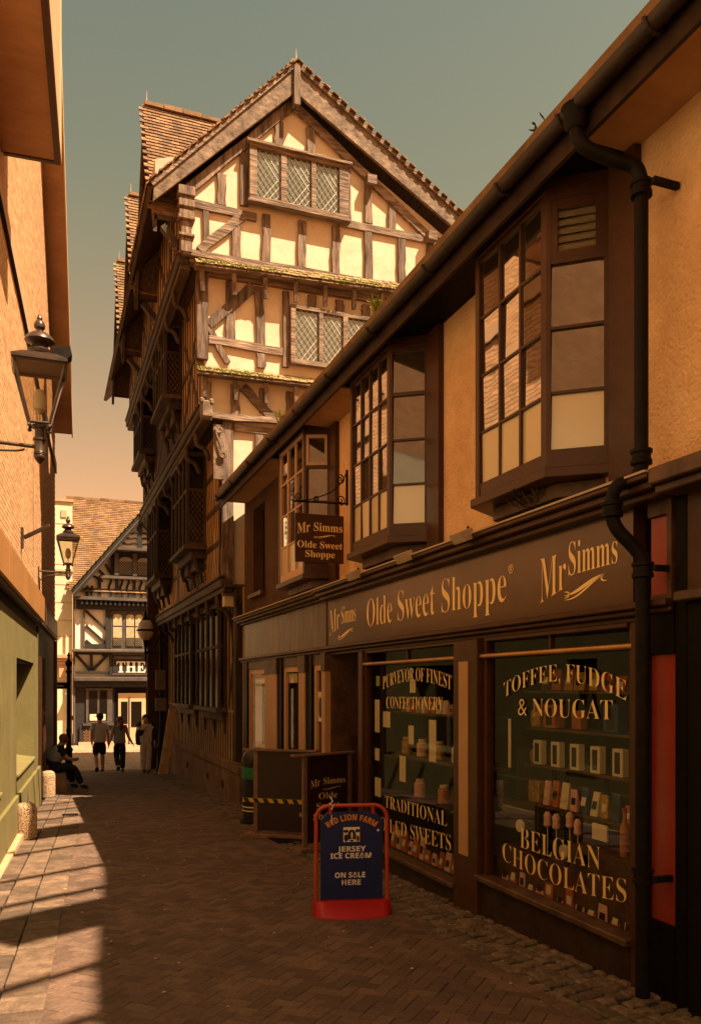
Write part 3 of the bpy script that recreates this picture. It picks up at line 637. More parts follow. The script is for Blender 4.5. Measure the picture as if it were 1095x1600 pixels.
weed('gutter_weed','tiny dry weed on the near end of the gutter',(3.05,4.55,5.44),5,.07,'dry',.03)

# ------------------------------------------------------------ timber-framed building
TB=thing('timber_framed_building','tall black and cream timbered house with steep gables and jettied floors','house',(5,18,-.5))
def tb(name,m,*a,**k): return bx(name,m,TB,*a,**k)
# plaster walls (gable end)
B().prism([(2.5,9.95),(8.2,9.95),(8.25,11.35),(4.6,13.45),(2.5,11.3)],'y',15.66,15.9).build('plaster_wall','plaster',TB)
tb('plaster_wall','plaster',2.9,8.2,15.77,16.1,7.9,9.949); tb('plaster_wall','plaster',2.92,8.2,15.98,16.2,7.17,7.899); tb('plaster_wall','plaster',3.36,8.2,16.06,16.3,3.4,7.169)
def tim(p,q,w,y,d=.07,name='timber'):
    vert=abs(q[1]-p[1])>abs(q[0]-p[0])
    w*=.86; b=B(); P=Vector((p[0],y+d/2,p[1]));Q=Vector((q[0],y+d/2,q[1])); a=(Q-P).normalized(); s=Vector((a.z,0,-a.x)); n=5; vs=[]
    for i in range(n+1):
        c=P.lerp(Q,i/n)+s*random.uniform(-.012,.012); ww=w/2*random.uniform(.93,1.07)
        vs+=[c-s*ww+Vector((0,-d/2,0)),c+s*ww+Vector((0,-d/2,0)),c+s*ww+Vector((0,d/2,0)),c-s*ww+Vector((0,d/2,0))]
    fs_=[(0,1,2,3),(4*n+3,4*n+2,4*n+1,4*n)]
    for i in range(n):
        for k in range(4): fs_.append((4*i+k,4*i+4+k,4*i+4+(k+1)%4,4*i+(k+1)%4))
    b.add(vs,fs_); return b.build(name,'oak_z' if vert else 'oak_x',TB)
Y0=15.60
for x,z0,z1 in ((3.21,11.12,11.72),(4.35,12.42,13.02),(5.02,12.48,13.05),(5.83,11.36,12.55),(6.27,11.38,12.25),(6.80,11.36,11.88),(3.66,11.2,12.25)): tim((x,z0),(x,z1),.19 if x not in(5.83,) else .12,Y0)
for i,(x,z0,z1) in enumerate(((2.92,10.15,10.96),(3.5,10.15,10.94),(4.1,10.15,11.12),(4.83,10.16,11.14),(5.55,10.18,11.18),(6.28,10.2,11.2),(7.02,10.2,11.2),(7.7,10.22,11.2))): tim((x,z0),(x+random.uniform(-.03,.03),z1),.12 if i==0 else .19,Y0)
tim((3.64,11.02),(2.78,10.16),.2,Y0-.012); tim((2.55,11.05),(3.9,11.02),.18,Y0-.006); tim((5.62,11.28),(8.0,11.30),.17,Y0-.006)
tim((2.42,11.12),(4.62,13.40),.2,Y0-.02,.09,'rafter'); tim((4.66,13.42),(8.1,11.05),.2,Y0-.02,.09,'rafter')
tim((2.62,10.10),(8.1,10.20),.13,Y0-.006)
# carved corner post of the attic
b=B()
for i,(z0,z1,e) in enumerate(((10.02,10.3,.02),(10.3,10.36,.06),(10.36,10.62,.01),(10.62,10.70,.07),(10.70,10.80,.05),(10.80,10.86,.0),(10.86,11.0,.06),(11.0,11.07,.03),(11.07,11.25,.07))): b.box(2.42-e,2.60+e,15.50-e,15.66,z0,z1-.002)
b.build('carved_post','oak_z',TB,bevel=.012)
# leaded windows
def leaded(x0,x1,z0,z1,lights,y,glass='ledglass',m='oak_x',hood=True):
    b=B(); 
    b.box(x0,x1,y,y+.12,z0,z0+.10); b.box(x0,x1,y,y+.12,z1-.08,z1)
    xs_=[x0]+[v for l in lights for v in l]+[x1]
    for i in range(0,len(xs_),2): b.box(xs_[i],xs_[i+1],y,y+.12,z0+.10,z1-.08)
    fl_=each(b,'window',m,TB,bevel=.006); f=fl_[0]
    for q_ in fl_[1:]: q_.parent=f; q_.name='mullion'; q_.matrix_parent_inverse.identity()
    if hood: B().box(x0-.06,x1+.06,y-.06,y+.13,z1+.002,z1+.05).build('hood','oak_x',f); B().box(x0-.04,x1+.04,y-.05,y+.1,z0-.045,z0-.002).build('sill','oak_x',f)
    for l0,l1 in lights:
        B().add([(l0,y+.06,z0+.1),(l1,y+.06,z0+.1),(l1,y+.06,z1-.08),(l0,y+.06,z1-.08)],[(0,1,2,3)]).build('pane',glass,f)
        lattice(0,0,l1-l0,z1-z0-.18,.122,.165,lambda a,c,l0=l0:(l0+a,y+.052,z0+.1+c),.008,'lead_cames','came',f)
    return f
leaded(3.73,5.78,11.27,12.38,[(3.88,4.36),(4.48,4.99),(5.09,5.58)],15.48)
# second floor
Y1=15.71
tim((2.85,8.12),(2.85,9.86),.25,Y1-.04,.14); tim((3.41,8.60),(3.40,9.72),.2,Y1); tim((4.01,8.58),(3.98,9.72),.2,Y1); tim((4.53,8.2),(4.53,9.72),.14,Y1-.01)
tim((3.86,9.70),(2.98,8.80),.21,Y1-.015); tim((2.98,8.52),(4.46,8.50),.18,Y1-.01); tim((4.03,8.12),(4.03,8.40),.2,Y1); tim((2.97,8.78),(3.35,8.12),.14,Y1-.004)
tim((2.85,9.80),(8.1,9.92),.14,Y1-.03,.1)
for x in (5.08,5.68,6.26,6.9): tim((x,9.47),(x,9.74),.2,Y1)
leaded(4.6,7.0,8.26,9.44,[(4.70,5.19),(5.28,5.71),(5.82,6.30),(6.40,6.87)],15.61,hood=False)
# first floor
Y2=15.93
tim((2.99,7.18),(2.99,7.78),.2,Y2-.03); tim((3.55,7.2),(3.55,7.8),.2,Y2); tim((3.70,7.78),(4.32,7.2),.21,Y2-.01); tim((4.12,7.3),(4.12,7.8),.18,Y2); tim((4.68,7.2),(4.68,7.8),.18,Y2); tim((5.3,7.2),(5.3,7.8),.18,Y2)
tim((2.95,7.13),(6,7.2),.13,Y2-.03,.1); tim((3.54,6.97),(6,6.99),.16,Y2+.06)
tim((3.41,3.6),(3.41,7.05),.26,Y2+.05,.12); tim((4.05,4.5),(4.05,6.88),.18,Y2+.07); tim((4.7,4.5),(4.7,6.88),.18,Y2+.07)
# pent roofs: single tiles
me_t=B().add([(-.08,0,0),(.08,0,0),(.08,.19,.0),(-.08,.19,.0),(-.08,0,.016),(.08,0,.016),(.08,.19,.012),(-.08,.19,.012)],[(4,5,6,7),(0,1,5,4),(1,2,6,5),(3,0,4,7),(0,3,2,1)])
mt=bpy.data.meshes.new('tile'); mt.from_pydata(me_t.v,[],me_t.f); mt.materials.append(K['tile_o'])
def pent(x0,x1,ylo,zlo,yhi,zhi,rise):
    n=3; 
    for j in range(n):
        k=0; x=x0+(j%2)*.085
        while x<x1:
            f=j/n; z=zlo+(zhi-zlo)*f+rise*(x-x0); y=ylo+(yhi-ylo)*f
            ang=math.atan2(zhi-zlo,yhi-ylo)-.1
            piece('tile',mt,TB,Matrix.Translation((x+.08,y,z+random.uniform(0,.012)+.012))@Matrix.Rotation(ang,4,'X')@Matrix.Rotation(random.uniform(-.03,.03),4,'Z'))
            x+=.17
    b=B(); b.add([(x0,ylo+.01,zlo),(x1,ylo+.01,zlo+rise*(x1-x0)),(x1,yhi+.03,zhi+rise*(x1-x0)),(x0,yhi+.03,zhi),(x0,ylo+.01,zlo-.03),(x1,ylo+.01,zlo-.03+rise*(x1-x0)),(x1,yhi+.03,zlo-.03+rise*(x1-x0)),(x0,yhi+.03,zlo-.03)],[(0,1,2,3),(4,7,6,5),(0,4,5,1),(0,3,7,4),(1,5,6,2),(2,6,7,3)]); b.build('pent_board','oak_x',TB)
    m=B()
    for i in range(int((x1-x0)*90)):
        x=random.uniform(x0,x1); 
        if math.sin(x*2.3)+random.uniform(-.8,.8)<-.1: continue
        s=random.uniform(.010,.030); f=random.uniform(-.04,.45); c=Vector((x,ylo+(yhi-ylo)*f-.01,zlo+(zhi-zlo)*f+rise*(x-x0)+.02)); m.lathe([(s*.9,-.01),(s,.0),(s*.6,.02),(s*.15,.028)],c,6)
    m.build('moss','moss',TB,kind='stuff')
    for x in [x0+.12+i*.62 for i in range(int((x1-x0)/.62))]:
        z=zlo+rise*(x-x0); B().bar((x+.04,yhi+.0,z-.42),(x,ylo+.1,z-.05),.07,.08,(1,0,0)).build('bracket','oak_z',TB)
pent(2.68,7.6,15.40,9.80,15.60,10.03,.045); pent(2.76,5.9,15.66,7.86,15.84,8.08,.02)
# ledge boards where floors meet
tb('floor_beam','oak_x',2.45,8.1,15.5,15.659,9.985,10.05)
def q8(pts): return [(x*1.023,1.8+(z-1.8)*1.023) for x,z in pts]
# bargeboards, pendant, purlin ends, roof
B().prism(q8([(1.84,10.60),(1.86,10.92),(4.50,13.74),(4.50,13.24)]),'y',15.40,15.47).build('bargeboard','barge',TB)
B().prism(q8([(4.58,13.74),(8.42,11.36),(8.40,11.08),(4.58,13.24)]),'y',15.40,15.47).build('bargeboard','barge',TB)
B().prism(q8([(4.58,13.80),(8.46,11.42),(8.45,11.36),(4.58,13.72)]),'y',15.36,15.46).build('verge_strip','oak_x',TB); B().prism(q8([(1.80,10.92),(1.84,10.86),(4.50,13.70),(4.50,13.80)]),'y',15.36,15.398).build('verge_strip','oak_x',TB)
tb('pendant','oak_z',4.58,4.72,15.34,15.50,13.25,14.08,bevel=.01)
for x,z in ((6.28,12.20),(7.66,11.32)): tb('purlin_end','oak_x',x-.10,x+.10,15.43,15.6,z-.09,z+.09)
B().prism(q8([(1.75,10.86),(4.54,13.82),(8.55,11.34),(8.5,11.26),(4.54,13.70),(1.83,10.84)]),'y',15.42,27.5).build('roof','dark_y',TB)
b=B(); tiles(b,(8.78,15.39,11.58),(0,1,0),(-4.07,0,2.52),12.2,4.78); tiles(b,(1.77,15.39,11.09),(0,1,0),(2.86,0,3.0),3.4,4.14); b.build('roof_tiles','tile',TB,kind='stuff')
b=B()
for i in range(26):
    yy=15.39+i*.46; b.prism([(4.65+.13*math.cos(a),14.08+random.uniform(0,.012)+.11*math.sin(a)) for a in [PI*k/8 for k in range(9)]],'y',yy,yy+.44)
b.build('ridge_tiles','tile',TB,kind='stuff')
B().tube([(4.65,15.42,14.1),(4.65,15.42,14.4)],[.02,.004],6).build('finial','lead',TB)
# verge ragged tile edges along the right slope
b=B()
for i in range(34):
    t=i/34; x=4.77+3.94*t; z=14.08-2.46*t; b.box(x,x+.11,15.375+random.uniform(0,.02),15.5,z-.02,z-.0+random.uniform(0,.014))
for i in range(30):
    t=i/30; x=4.53-2.72*t; z=14.02-2.90*t; b.box(x-.09,x,15.375+random.uniform(0,.02),15.5,z-.03,z+.0+random.uniform(0,.014))
b.build('verge_tiles','tile',TB,kind='stuff')
# alley-side cross gables
for i,yr in enumerate((17.42,20.75,24.1)):
    x0=1.95; zr=13.92; hw=1.72; zf=10.75
    for s in (-1,1):
        ye=yr+s*hw
        b=B(); b.add([(x0,yr,zr),(4.7,yr,zr),(4.7,ye,zf),(x0,ye,zf),(x0,yr,zr-.1),(4.7,yr,zr-.1),(4.7,ye,zf-.1),(x0,ye,zf-.1)],[(0,1,2,3),(7,6,5,4),(0,3,7,4),(3,2,6,7)]); b.build('roof_slope','dark_y',TB)
        B().add([(x0-.03,yr,zr-.02),(x0-.03,ye,zf-.02),(x0-.03,ye,zf-.34),(x0-.03,yr,zr-.42),(x0+.04,yr,zr-.02),(x0+.04,ye,zf-.02),(x0+.04,ye,zf-.34),(x0+.04,yr,zr-.42)],[(0,1,2,3),(7,6,5,4),(0,4,5,1),(3,2,6,7),(1,5,6,2)]).build('bargeboard','dark_y',TB)
    b=B(); tiles(b,(x0-.04,yr-hw,zf),(1,0,0),(0,hw,zr-zf),2.7,math.hypot(hw,zr-zf)-.02); 
    for k in range(7): b.box(x0+k*.4,x0+k*.4+.38,yr-.09,yr+.09,zr+.0,zr+.07+random.uniform(0,.03))
    b.build('gable_tiles','tile',TB,kind='stuff')
    B().tube([(x0+.05,yr,zr+.05),(x0+.05,yr,zr+.33)],[.012,.004],5).build('finial','lead',TB)
    B().prism([(yr-hw+.15,10.0),(yr+hw-.15,10.0),(yr+hw-.15,11.2),(yr,13.6),(yr-hw+.15,11.2)],'x',2.42,2.5).build('gable_panel','ochre',TB)
    for k in range(-4,5):
        yy=yr+k*.34; zt=13.5-abs(k*.34)*1.62
        if abs(k)<=4: B().bar((2.445,yy,10.05),(2.445,yy,max(zt,10.6)),.15,.07,(-1,0,0)).build('stud','dark_z',TB)
    for s in (-1,1): B().bar((2.435,yr+s*.2,10.3),(2.435,yr+s*1.3,11.4),.16,.06,(-1,0,0)).build('brace','dark_z',TB)
    B().bar((2.1,yr-hw+.05,10.55),(2.42,yr-hw+.05,10.2),.12,.16,(0,1,0)).build('bracket','dark_z',TB)
    # corbel scroll under the gable foot
    sp_=[(2.30+.10*math.cos(-PI/2+4.8*k/16)*(1-.5*k/16),yr-hw+.05,10.28+.16*math.sin(-PI/2+4.8*k/16)*(1-.5*k/16)) for k in range(17)]
    B().tube(sp_,.035,6).build('scroll_bracket','barge',TB)
# lead flashing wedge between the roofs
B().add([(1.93,15.48,11.12),(1.93,15.48,11.64),(2.68,15.48,11.9),(1.93,16.2,11.64),(2.68,16.2,11.9)],[(0,2,1),(1,2,4,3)]).build('lead_flashing','lead',TB)
B().add([(1.93,15.48,11.12),(1.93,15.48,11.64),(1.93,16.2,11.64),(1.93,16.2,11.12)],[(0,1,2,3)]).build('lead_flashing','lead',TB)
# alley-side walls by storey
YN,YF=15.99,26.05
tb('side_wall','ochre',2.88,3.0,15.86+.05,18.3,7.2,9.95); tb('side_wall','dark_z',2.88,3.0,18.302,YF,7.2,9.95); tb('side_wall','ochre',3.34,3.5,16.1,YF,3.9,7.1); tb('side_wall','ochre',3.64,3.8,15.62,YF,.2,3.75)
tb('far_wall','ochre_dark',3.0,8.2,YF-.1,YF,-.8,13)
tb('floor_soffit','dark_y',2.42,2.9,15.9,YF,9.90,9.96); tb('floor_soffit','dark_y',2.86,3.36,16.0,YF,7.08,7.14); tb('floor_soffit','dark_y',3.3,3.7,15.7,YF,3.74,3.80)
def jetty(x,z,y0,y1):
    b=B(); b.box(x,x+.22,y0,y1,z,z+.17); b.build('bressummer','dark_y',TB,bevel=.02)
    b=B(); b.box(x+.05,x+.25,y0+.01,y1,z-.10,z-.004); b.box(x-.03,x+.1,y0,y1,z+.174,z+.22); b.build('moulding','dark_y',TB,bevel=.012)
jetty(2.36,9.84,15.6,26.1); jetty(2.80,7.06,15.72,26.1); jetty(3.24,3.76,15.85,26.1)
# beast-head block at the beam end
b=B(); b.box(2.80,3.02,15.52,15.72,6.95,7.28); b.box(2.76,2.86,15.5,15.6,7.2,7.32); b.box(2.95,3.04,15.5,15.6,7.2,7.32); b.build('carved_block','barge',TB,bevel=.03)
# studs
def studs(xf,z0,z1,y0,y1,step,w=.13,skip=(),m='dark_z'):
    y=y0
    while y<y1:
        if not any(a<y<b_ for a,b_ in skip): B().bar((xf,y,z0),(xf,y,z1),w,.06,(-1,0,0)).build('stud',m,TB)
        y+=step
O1=[(17.9,20.1),(23.0,25.2)]; O2=[(18.35,20.3),(22.95,25.0)]; O0=[(17.1,19.75),(20.55,23.3)]
studs(3.664,.25,1.25,15.8,26,.25,.11); studs(3.662,1.3,3.70,16.0,26,.30,.13,O0)
studs(2.902,7.28,9.84,16.1,26,.29,.13,O2)
studs(3.36,3.98,7.05,16.15,26,2.9,.2)
# herringbone strutting, first floor
def chevrons(y0,y1,z0,z1):
    zz=z0;up=True;H=(z1-z0)/4
    for r in range(4):
        ym=(y0+y1)/2; n=5
        for k in range(n):
            off=(k-n/2+.5)*(y1-y0)/n*.5
            for s in (-1,1):
                ya=ym+s*(.03+abs(k)*(y1-y0)/2/n*.98); zb_=z0+r*H+.03; zt_=z0+(r+1)*H-.03
                yb=ym+s*((y1-y0)/2/n*k*.98+ (y1-y0)/2/n*.4)
                a=(3.361,ym+s*((y1-y0)/2)*(k+.2)/n,zb_ if r%2==0 else zt_); c=(3.361,ym+s*((y1-y0)/2)*min(1,(k+1.1)/n),zt_ if r%2==0 else zb_)
                B().bar(a,c,.055,.05,(-1,0,0)).build('strut','dark_z',TB)
    for r in range(1,4): B().bar((3.357,y0,z0+r*H),(3.357,y1,z0+r*H+.0),.12,.06,(-1,0,0)).build('rail','dark_y',TB)
chevrons(16.15,17.85,3.98,7.0); chevrons(20.15,22.95,3.98,7.0); chevrons(17.9,20.1,3.98,4.9)
B().bar((3.31,16.15,4.0),(3.31,16.15,7.05),.12,.08,(-1,0,0)).build('post','dark_z',TB)
# oriels on the alley side
def oriel(y0,y1,xw,xo,z0,z1,n):
    b=B(); b.prism([(xw,y0-.06),(xo-.06,y0-.02),(xo-.06,y1+.02),(xw,y1+.06)],'z',z0-.10,z0); b.prism([(xw,y0-.04),(xo-.04,y0),(xo-.04,y1),(xw,y1+.04)],'z',z1,z1+.10)
    b.prism([(xw,y0+.1),(xo+.12,y0+.1),(xo+.12,y1-.1),(xw,y1-.1)],'z',z0-.28,z0-.102)
    b.prism([(xw,y0+.25),(xo+.25,y0+.25),(xo+.25,y1-.25),(xw,y1-.25)],'z',z0-.5,z0-.282) if xw-xo>.3 else None
    ol=each(b,'oriel_window','dark_y',TB,bevel=.012); o=ol[0]
    for q_ in ol[1:]: q_.parent=o; q_.name='oriel_moulding'; q_.matrix_parent_inverse.identity()
    zm=z0+(z1-z0)*.62
    q=B()
    for i in range(n+1):
        yy=y0+(y1-y0-.07)*i/n; q.box(xo,xo+.07,yy,yy+.07,z0,z1)
    q.box(xo+.01,xo+.06,y0+.07,y1,zm-.035,zm+.035); q.box(xw-.06,xw,y0,y0+.06,z0,z1); q.box(xo+.071,xw-.061,y0,y0+.06,zm-.035,zm+.035); q.box(xo+.071,xw-.061,y0,y0+.06,z0,z0+.07)
    each(q,'frame_post','dark_z',o)
    B().add([(xo+.04,y0+.03,z0),(xo+.04,y1,z0),(xo+.04,y1,z1),(xo+.04,y0+.03,z1)],[(0,3,2,1)]).build('pane','leddark',o)
    if xw-xo>.05:
        B().add([(xo+.05,y0+.035,z0),(xw,y0+.035,z0),(xw,y0+.035,z1),(xo+.05,y0+.035,z1)],[(0,1,2,3)]).build('pane','leddark',o)
        if xw-xo>.3: lattice(0,0,xw-xo-.16,zm-z0-.12,.1,.14,lambda a,c:(xo+.10+a,y0+.027,z0+.09+c),.006,'lead_cames','came_d',o)
    # carved bracket beneath
    for yy in (y0+.15,(y0+y1)/2,y1-.2):
        pts=[(xo+.2+ (xw-xo-.1)*k/10 *.6,yy,z0-.3-.5*k/10+.06*math.sin(k*1.3)) for k in range(11)]
        B().tube(pts,[.07-.004*k for k in range(11)],6).build('console','dark_z',o)
K['came_d']=mat('dull_lead_came',(.20,.12,.07),(.12,.07,.04),.6,9)
for a,b_ in O1: oriel(a,b_,3.34,2.90,4.90,6.85,4)
for a,b_ in O2: oriel(a,b_,2.88,2.48,8.30,9.8,4)
for a,b_ in O0: oriel(a,b_,3.62,3.43,1.33,3.45,4)
# scroll brackets at the near corner
def scr(x,y,z,h,m='barge',ax='x'):
    pts=[]
    for k in range(15): a=PI/2+2*PI*1.2*(1-k/14); r=.03+.055*k/14; pts.append((x+r*math.cos(a)*1.0,y,z+h-.1+r*math.sin(a)))
    for k in range(1,8): pts.append((x-.085+.11*k/8 if False else x+.0-.08+.14*(k/8),y,z+h-.1-(h-.22)*k/8))
    for k in range(13): a=PI*.9+2*PI*1.1*k/12; r=.075-.045*k/12; pts.append((x+.075+r*math.cos(a)*.9,y,z+.09+r*math.sin(a)))
    return B().tube(pts,.021,6).build('scroll_bracket',m,TB,smooth=True)
scr(3.22,15.92,6.28,.68); scr(3.55,15.66,2.95,.62,'dark_z')
tb('carved_post','dark_z',3.50,3.68,15.70,15.9,.3,3.74,bevel=.02)
tb('carved_post','barge',3.12,3.34,15.97,16.02,5.9,6.98)
for yy in [16.6+1.15*k for k in range(8)]:
    for x,z in ((2.42,9.72),(2.86,6.94),(3.30,3.64)):
        B().tube(curve([(x+.02,yy,z),(x+.05,yy,z-.22),(x+.20,yy,z-.30),(x+.30,yy,z-.52)],4),[.05]*12+[.03],6).build('jetty_bracket','dark_y',TB)
for (ya,za,yb,zb_) in ((16.2,7.3,17.9,9.2),(18.2,7.3,16.6,8.9),(20.5,7.4,22.7,9.7),(22.7,7.4,20.5,9.0)): B().bar((2.885,ya,za),(2.885,yb,zb_),.14,.05,(-1,0,0)).build('brace','dark_z',TB)
for z in (8.5,): B().bar((2.88,16.0,z),(2.88,18.3,z),.13,.05,(-1,0,0)).build('rail','dark_y',TB)
for (ya,za,yb,zb_) in ((16.05,1.4,16.9,3.6),(16.9,1.4,16.05,3.6)): B().bar((3.64,ya,za),(3.64,yb,zb_),.10,.04,(-1,0,0)).build('brace','dark_z',TB)
# plinth of stone blocks
y=15.55
while y<26:
    l=random.uniform(.7,1.1); b=B(); y2=min(y+l-.012,26.1)
    for z0,z1,x in (((gz(0,y2)-.05),.08,3.53),(.085,.24,3.50)): b.box(x+random.uniform(0,.01),3.8,y,y2,z0,z1)
    b.build('plinth_stone','stone',TB,bevel=.008); y+=l
for yy in (17.0,18.7,21.5): tb('air_brick','black',3.515,3.54,yy,yy+.2,-.35,-.2)

# ------------------------------------------------------------ left building (local frame: x out of the wall, y along it)
LB=thing('brick_building','orange brick building along the left side above an olive green shopfront','building',(-1.17,0,0),LA)
def lb(name,m,*a,**k): return bx(name,m,LB,*a,local=True,**k)
def roofz(y): return 16.4-.76*(y-13.9) if y>13.9 else 16.4
B().prism([(-8,3.5),(23.6,3.5),(23.6,9.0),(13.9,16.4),(-8,16.4)],'x',-.35,-.012).build('backing_wall','mortar',LB,local=True)
b=B(); ch=.076
for r in range(int((14.5-3.55)/ch)):
    z=3.55+r*ch; y=(8.6 if z<6.1 else -4)+(r%2)*.1125
    while y<23.55:
        if z+.07<roofz(y+.2)-.15:
            L_=.216; d=random.uniform(-.0015,.0015); b.add([(d,y,z),(d,y+L_,z),(d,y+L_,z+.061),(d,y,z+.061),(-.012,y,z),(-.012,y+L_,z),(-.012,y+L_,z+.061),(-.012,y,z+.061)],[(0,1,2,3),(4,5,1,0),(3,2,6,7),(0,3,7,4),(1,5,6,2)])
        y+=.225
b.build('brickwork','brick',LB,local=True,kind='stuff')
lb('bounce_wall','white_plaster',-.02,.004,-8,8.55,3.53,6.1,label='pale stretch of unseen upper wall put in to bounce light across the alley'); lb('end_wall','mortar',-5,-.012,23.4,23.6,-.8,9.0)  # pale render put on this unseen stretch to bounce light onto the stucco
lb('string_course','band',-.01,.045,5,23.62,7.62,7.86); lb('string_course_edge','black',-.01,.05,5,23.62,7.59,7.617)
lb('movement_joint','black',-.011,.003,16.0,16.02,3.56,7.58)
# verge overhang and bargeboard
B().prism([(13.9,16.4),(23.9,8.78),(23.9,8.95),(13.9,16.57)],'x',-.3,.42).build('roof_verge','soffit',LB,local=True)
B().prism([(13.9,16.35),(23.95,8.70),(23.95,9.05),(13.9,16.70)],'x',.422,.45).build('bargeboard','trim',LB,local=True)
lb('roof','tile',-6,-.3,13,23.9,9,9.05) if 0 else None
# projecting upper block with its brown soffit
pb_=lb('projecting_bay','band',.001,.70,8.2,10.6,8.45,12.5); lb('end_trim','trim',.001,.702,10.602,11.03,8.45,12.5); 
lb('soffit_panel','soffit',.02,.62,8.2,10.96,8.425,8.449); lb('soffit_edge','brown',.621,.69,8.2,11.02,8.41,8.449); lb('soffit_edge','brown',.02,.62,10.962,11.02,8.41,8.449)
# lower fascia
y=-4.0
while y<16.3:
    lb('fascia_panel','fascia_l',.0,.14,y,min(y+2.42,17.0)-.012,3.05,3.52,bevel=.006); y+=2.42
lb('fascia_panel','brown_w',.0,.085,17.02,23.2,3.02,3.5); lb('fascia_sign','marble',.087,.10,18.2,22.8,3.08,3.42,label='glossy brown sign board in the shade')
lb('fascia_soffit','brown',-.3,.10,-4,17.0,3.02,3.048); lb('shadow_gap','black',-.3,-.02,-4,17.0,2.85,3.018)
# green shopfront: piers, recessed windows, plinth
def greenwin(y0,y1,z0=.52,z1=2.22):
    f=lb('window_recess','green',-.50,-.42,y0,y1,z0,z1)
    lb('window_head','black',-.42,-.03,y0,y1,z1-.03,z1); lb('reveal','green',-.42,-.301,y0-.05,y0,z0,z1); lb('reveal','green',-.42,-.301,y1,y1+.05,z0,z1)
    n=3
    for i in range(n+1):
        yy=y0+(y1-y0-.04)*i/n; B().box(-.36,-.31,yy,yy+.04,z0+.02,z1-.04).build('mullion','green',f)
    B().add([(-.34,y0,z0),(-.34,y1,z0),(-.34,y1,z1-.03),(-.34,y0,z1-.03)],[(0,3,2,1)]).build('pane','grnglass',f)
    s=B(); s.add([(-.42,y0,z0+.04),(.03,y0,z0-.03),(.03,y1,z0-.03),(-.42,y1,z0+.04),(-.42,y0,z0-.06),(.03,y0,z0-.06),(.03,y1,z0-.06),(-.42,y1,z0-.06)],[(0,1,2,3),(1,5,6,2),(0,4,5,1),(2,6,7,3)]); s.build('sill','green',f)
K['grnglass']=glass_mat('green_tinted_glass',(.10,.095,.035),False,.12,.1)
piers=[(-4,3.0),(5.2,6.6),(9.2,10.2),(10.9,12.9),(16.2,17.3)]
for a,c in piers: lb('pier','green',-.3,.0,a,c,-.7,2.848)
for a,c in ((3.0,5.2),(6.6,9.2),(10.2,10.9),(12.9,16.2)):
    lb('lintel','green',-.3,-.002,a,c,2.222,2.848); greenwin(a+.001,c-.001); lb('apron','green',-.3,-.004,a,c,-.7,.455)
b=B(); 
b.box(.001,.05,-4,17.3,-.75,.22)
b.build('plinth','green',LB,local=True,bevel=.006)
lb('plinth_edge','band',.001,.13,2,12.6,-.75,-.30)
lb('doorway','black',-.3,.0,17.32,23.4,-.8,2.99); lb('door_frame','brown',.001,.05,17.4,17.5,-.7,2.4); lb('door_frame','brown',.001,.05,18.8,18.9,-.7,2.4); lb('window_board','brown_w',.001,.06,19.6,23.3,-.8,.0); lb('corner_pilaster','brown',.001,.07,23.1,23.4,0,3.0)
lb('roof_plate','tile',-5,-.3,13,23.9,8.9,8.95)
# wall spotlight arm
WS=thing('wall_floodlight','dark bracket lamp sticking out of the brick wall under the big lantern','wall lamp',tuple(LM@Vector((0,13.6,4.15))))
c=WS.location
B().box(c.x,c.x+.04,c.y-.06,c.y+.06,c.z-.22,c.z+.1).build('back_plate','bronze',WS); B().bar((c.x+.04,c.y,c.z-.05),(c.x+.42,c.y-.1,c.z+.15),.06,.06).build('arm','bronze',WS,bevel=.008)
# floodlight at the gable
WF=thing('flood_lamp','black floodlight high on the gable behind the near lantern','floodlight',(.12,15.6,7.8))
p=LM@Vector((0,16.5,8.1)); WF.location=p
B().tube([(p.x,p.y,p.z+.02),(p.x+.30,p.y,p.z+.02)],.03,8).build('arm','iron',WF)
q=B(); q.prism([(p.x+.28,p.z+.10),(p.x+.62,p.z+.16),(p.x+.66,p.z-.02),(p.x+.45,p.z-.2),(p.x+.34,p.z-.16)],'y',p.y-.15,p.y+.15); hd=q.build('housing','iron',WF,bevel=.01)

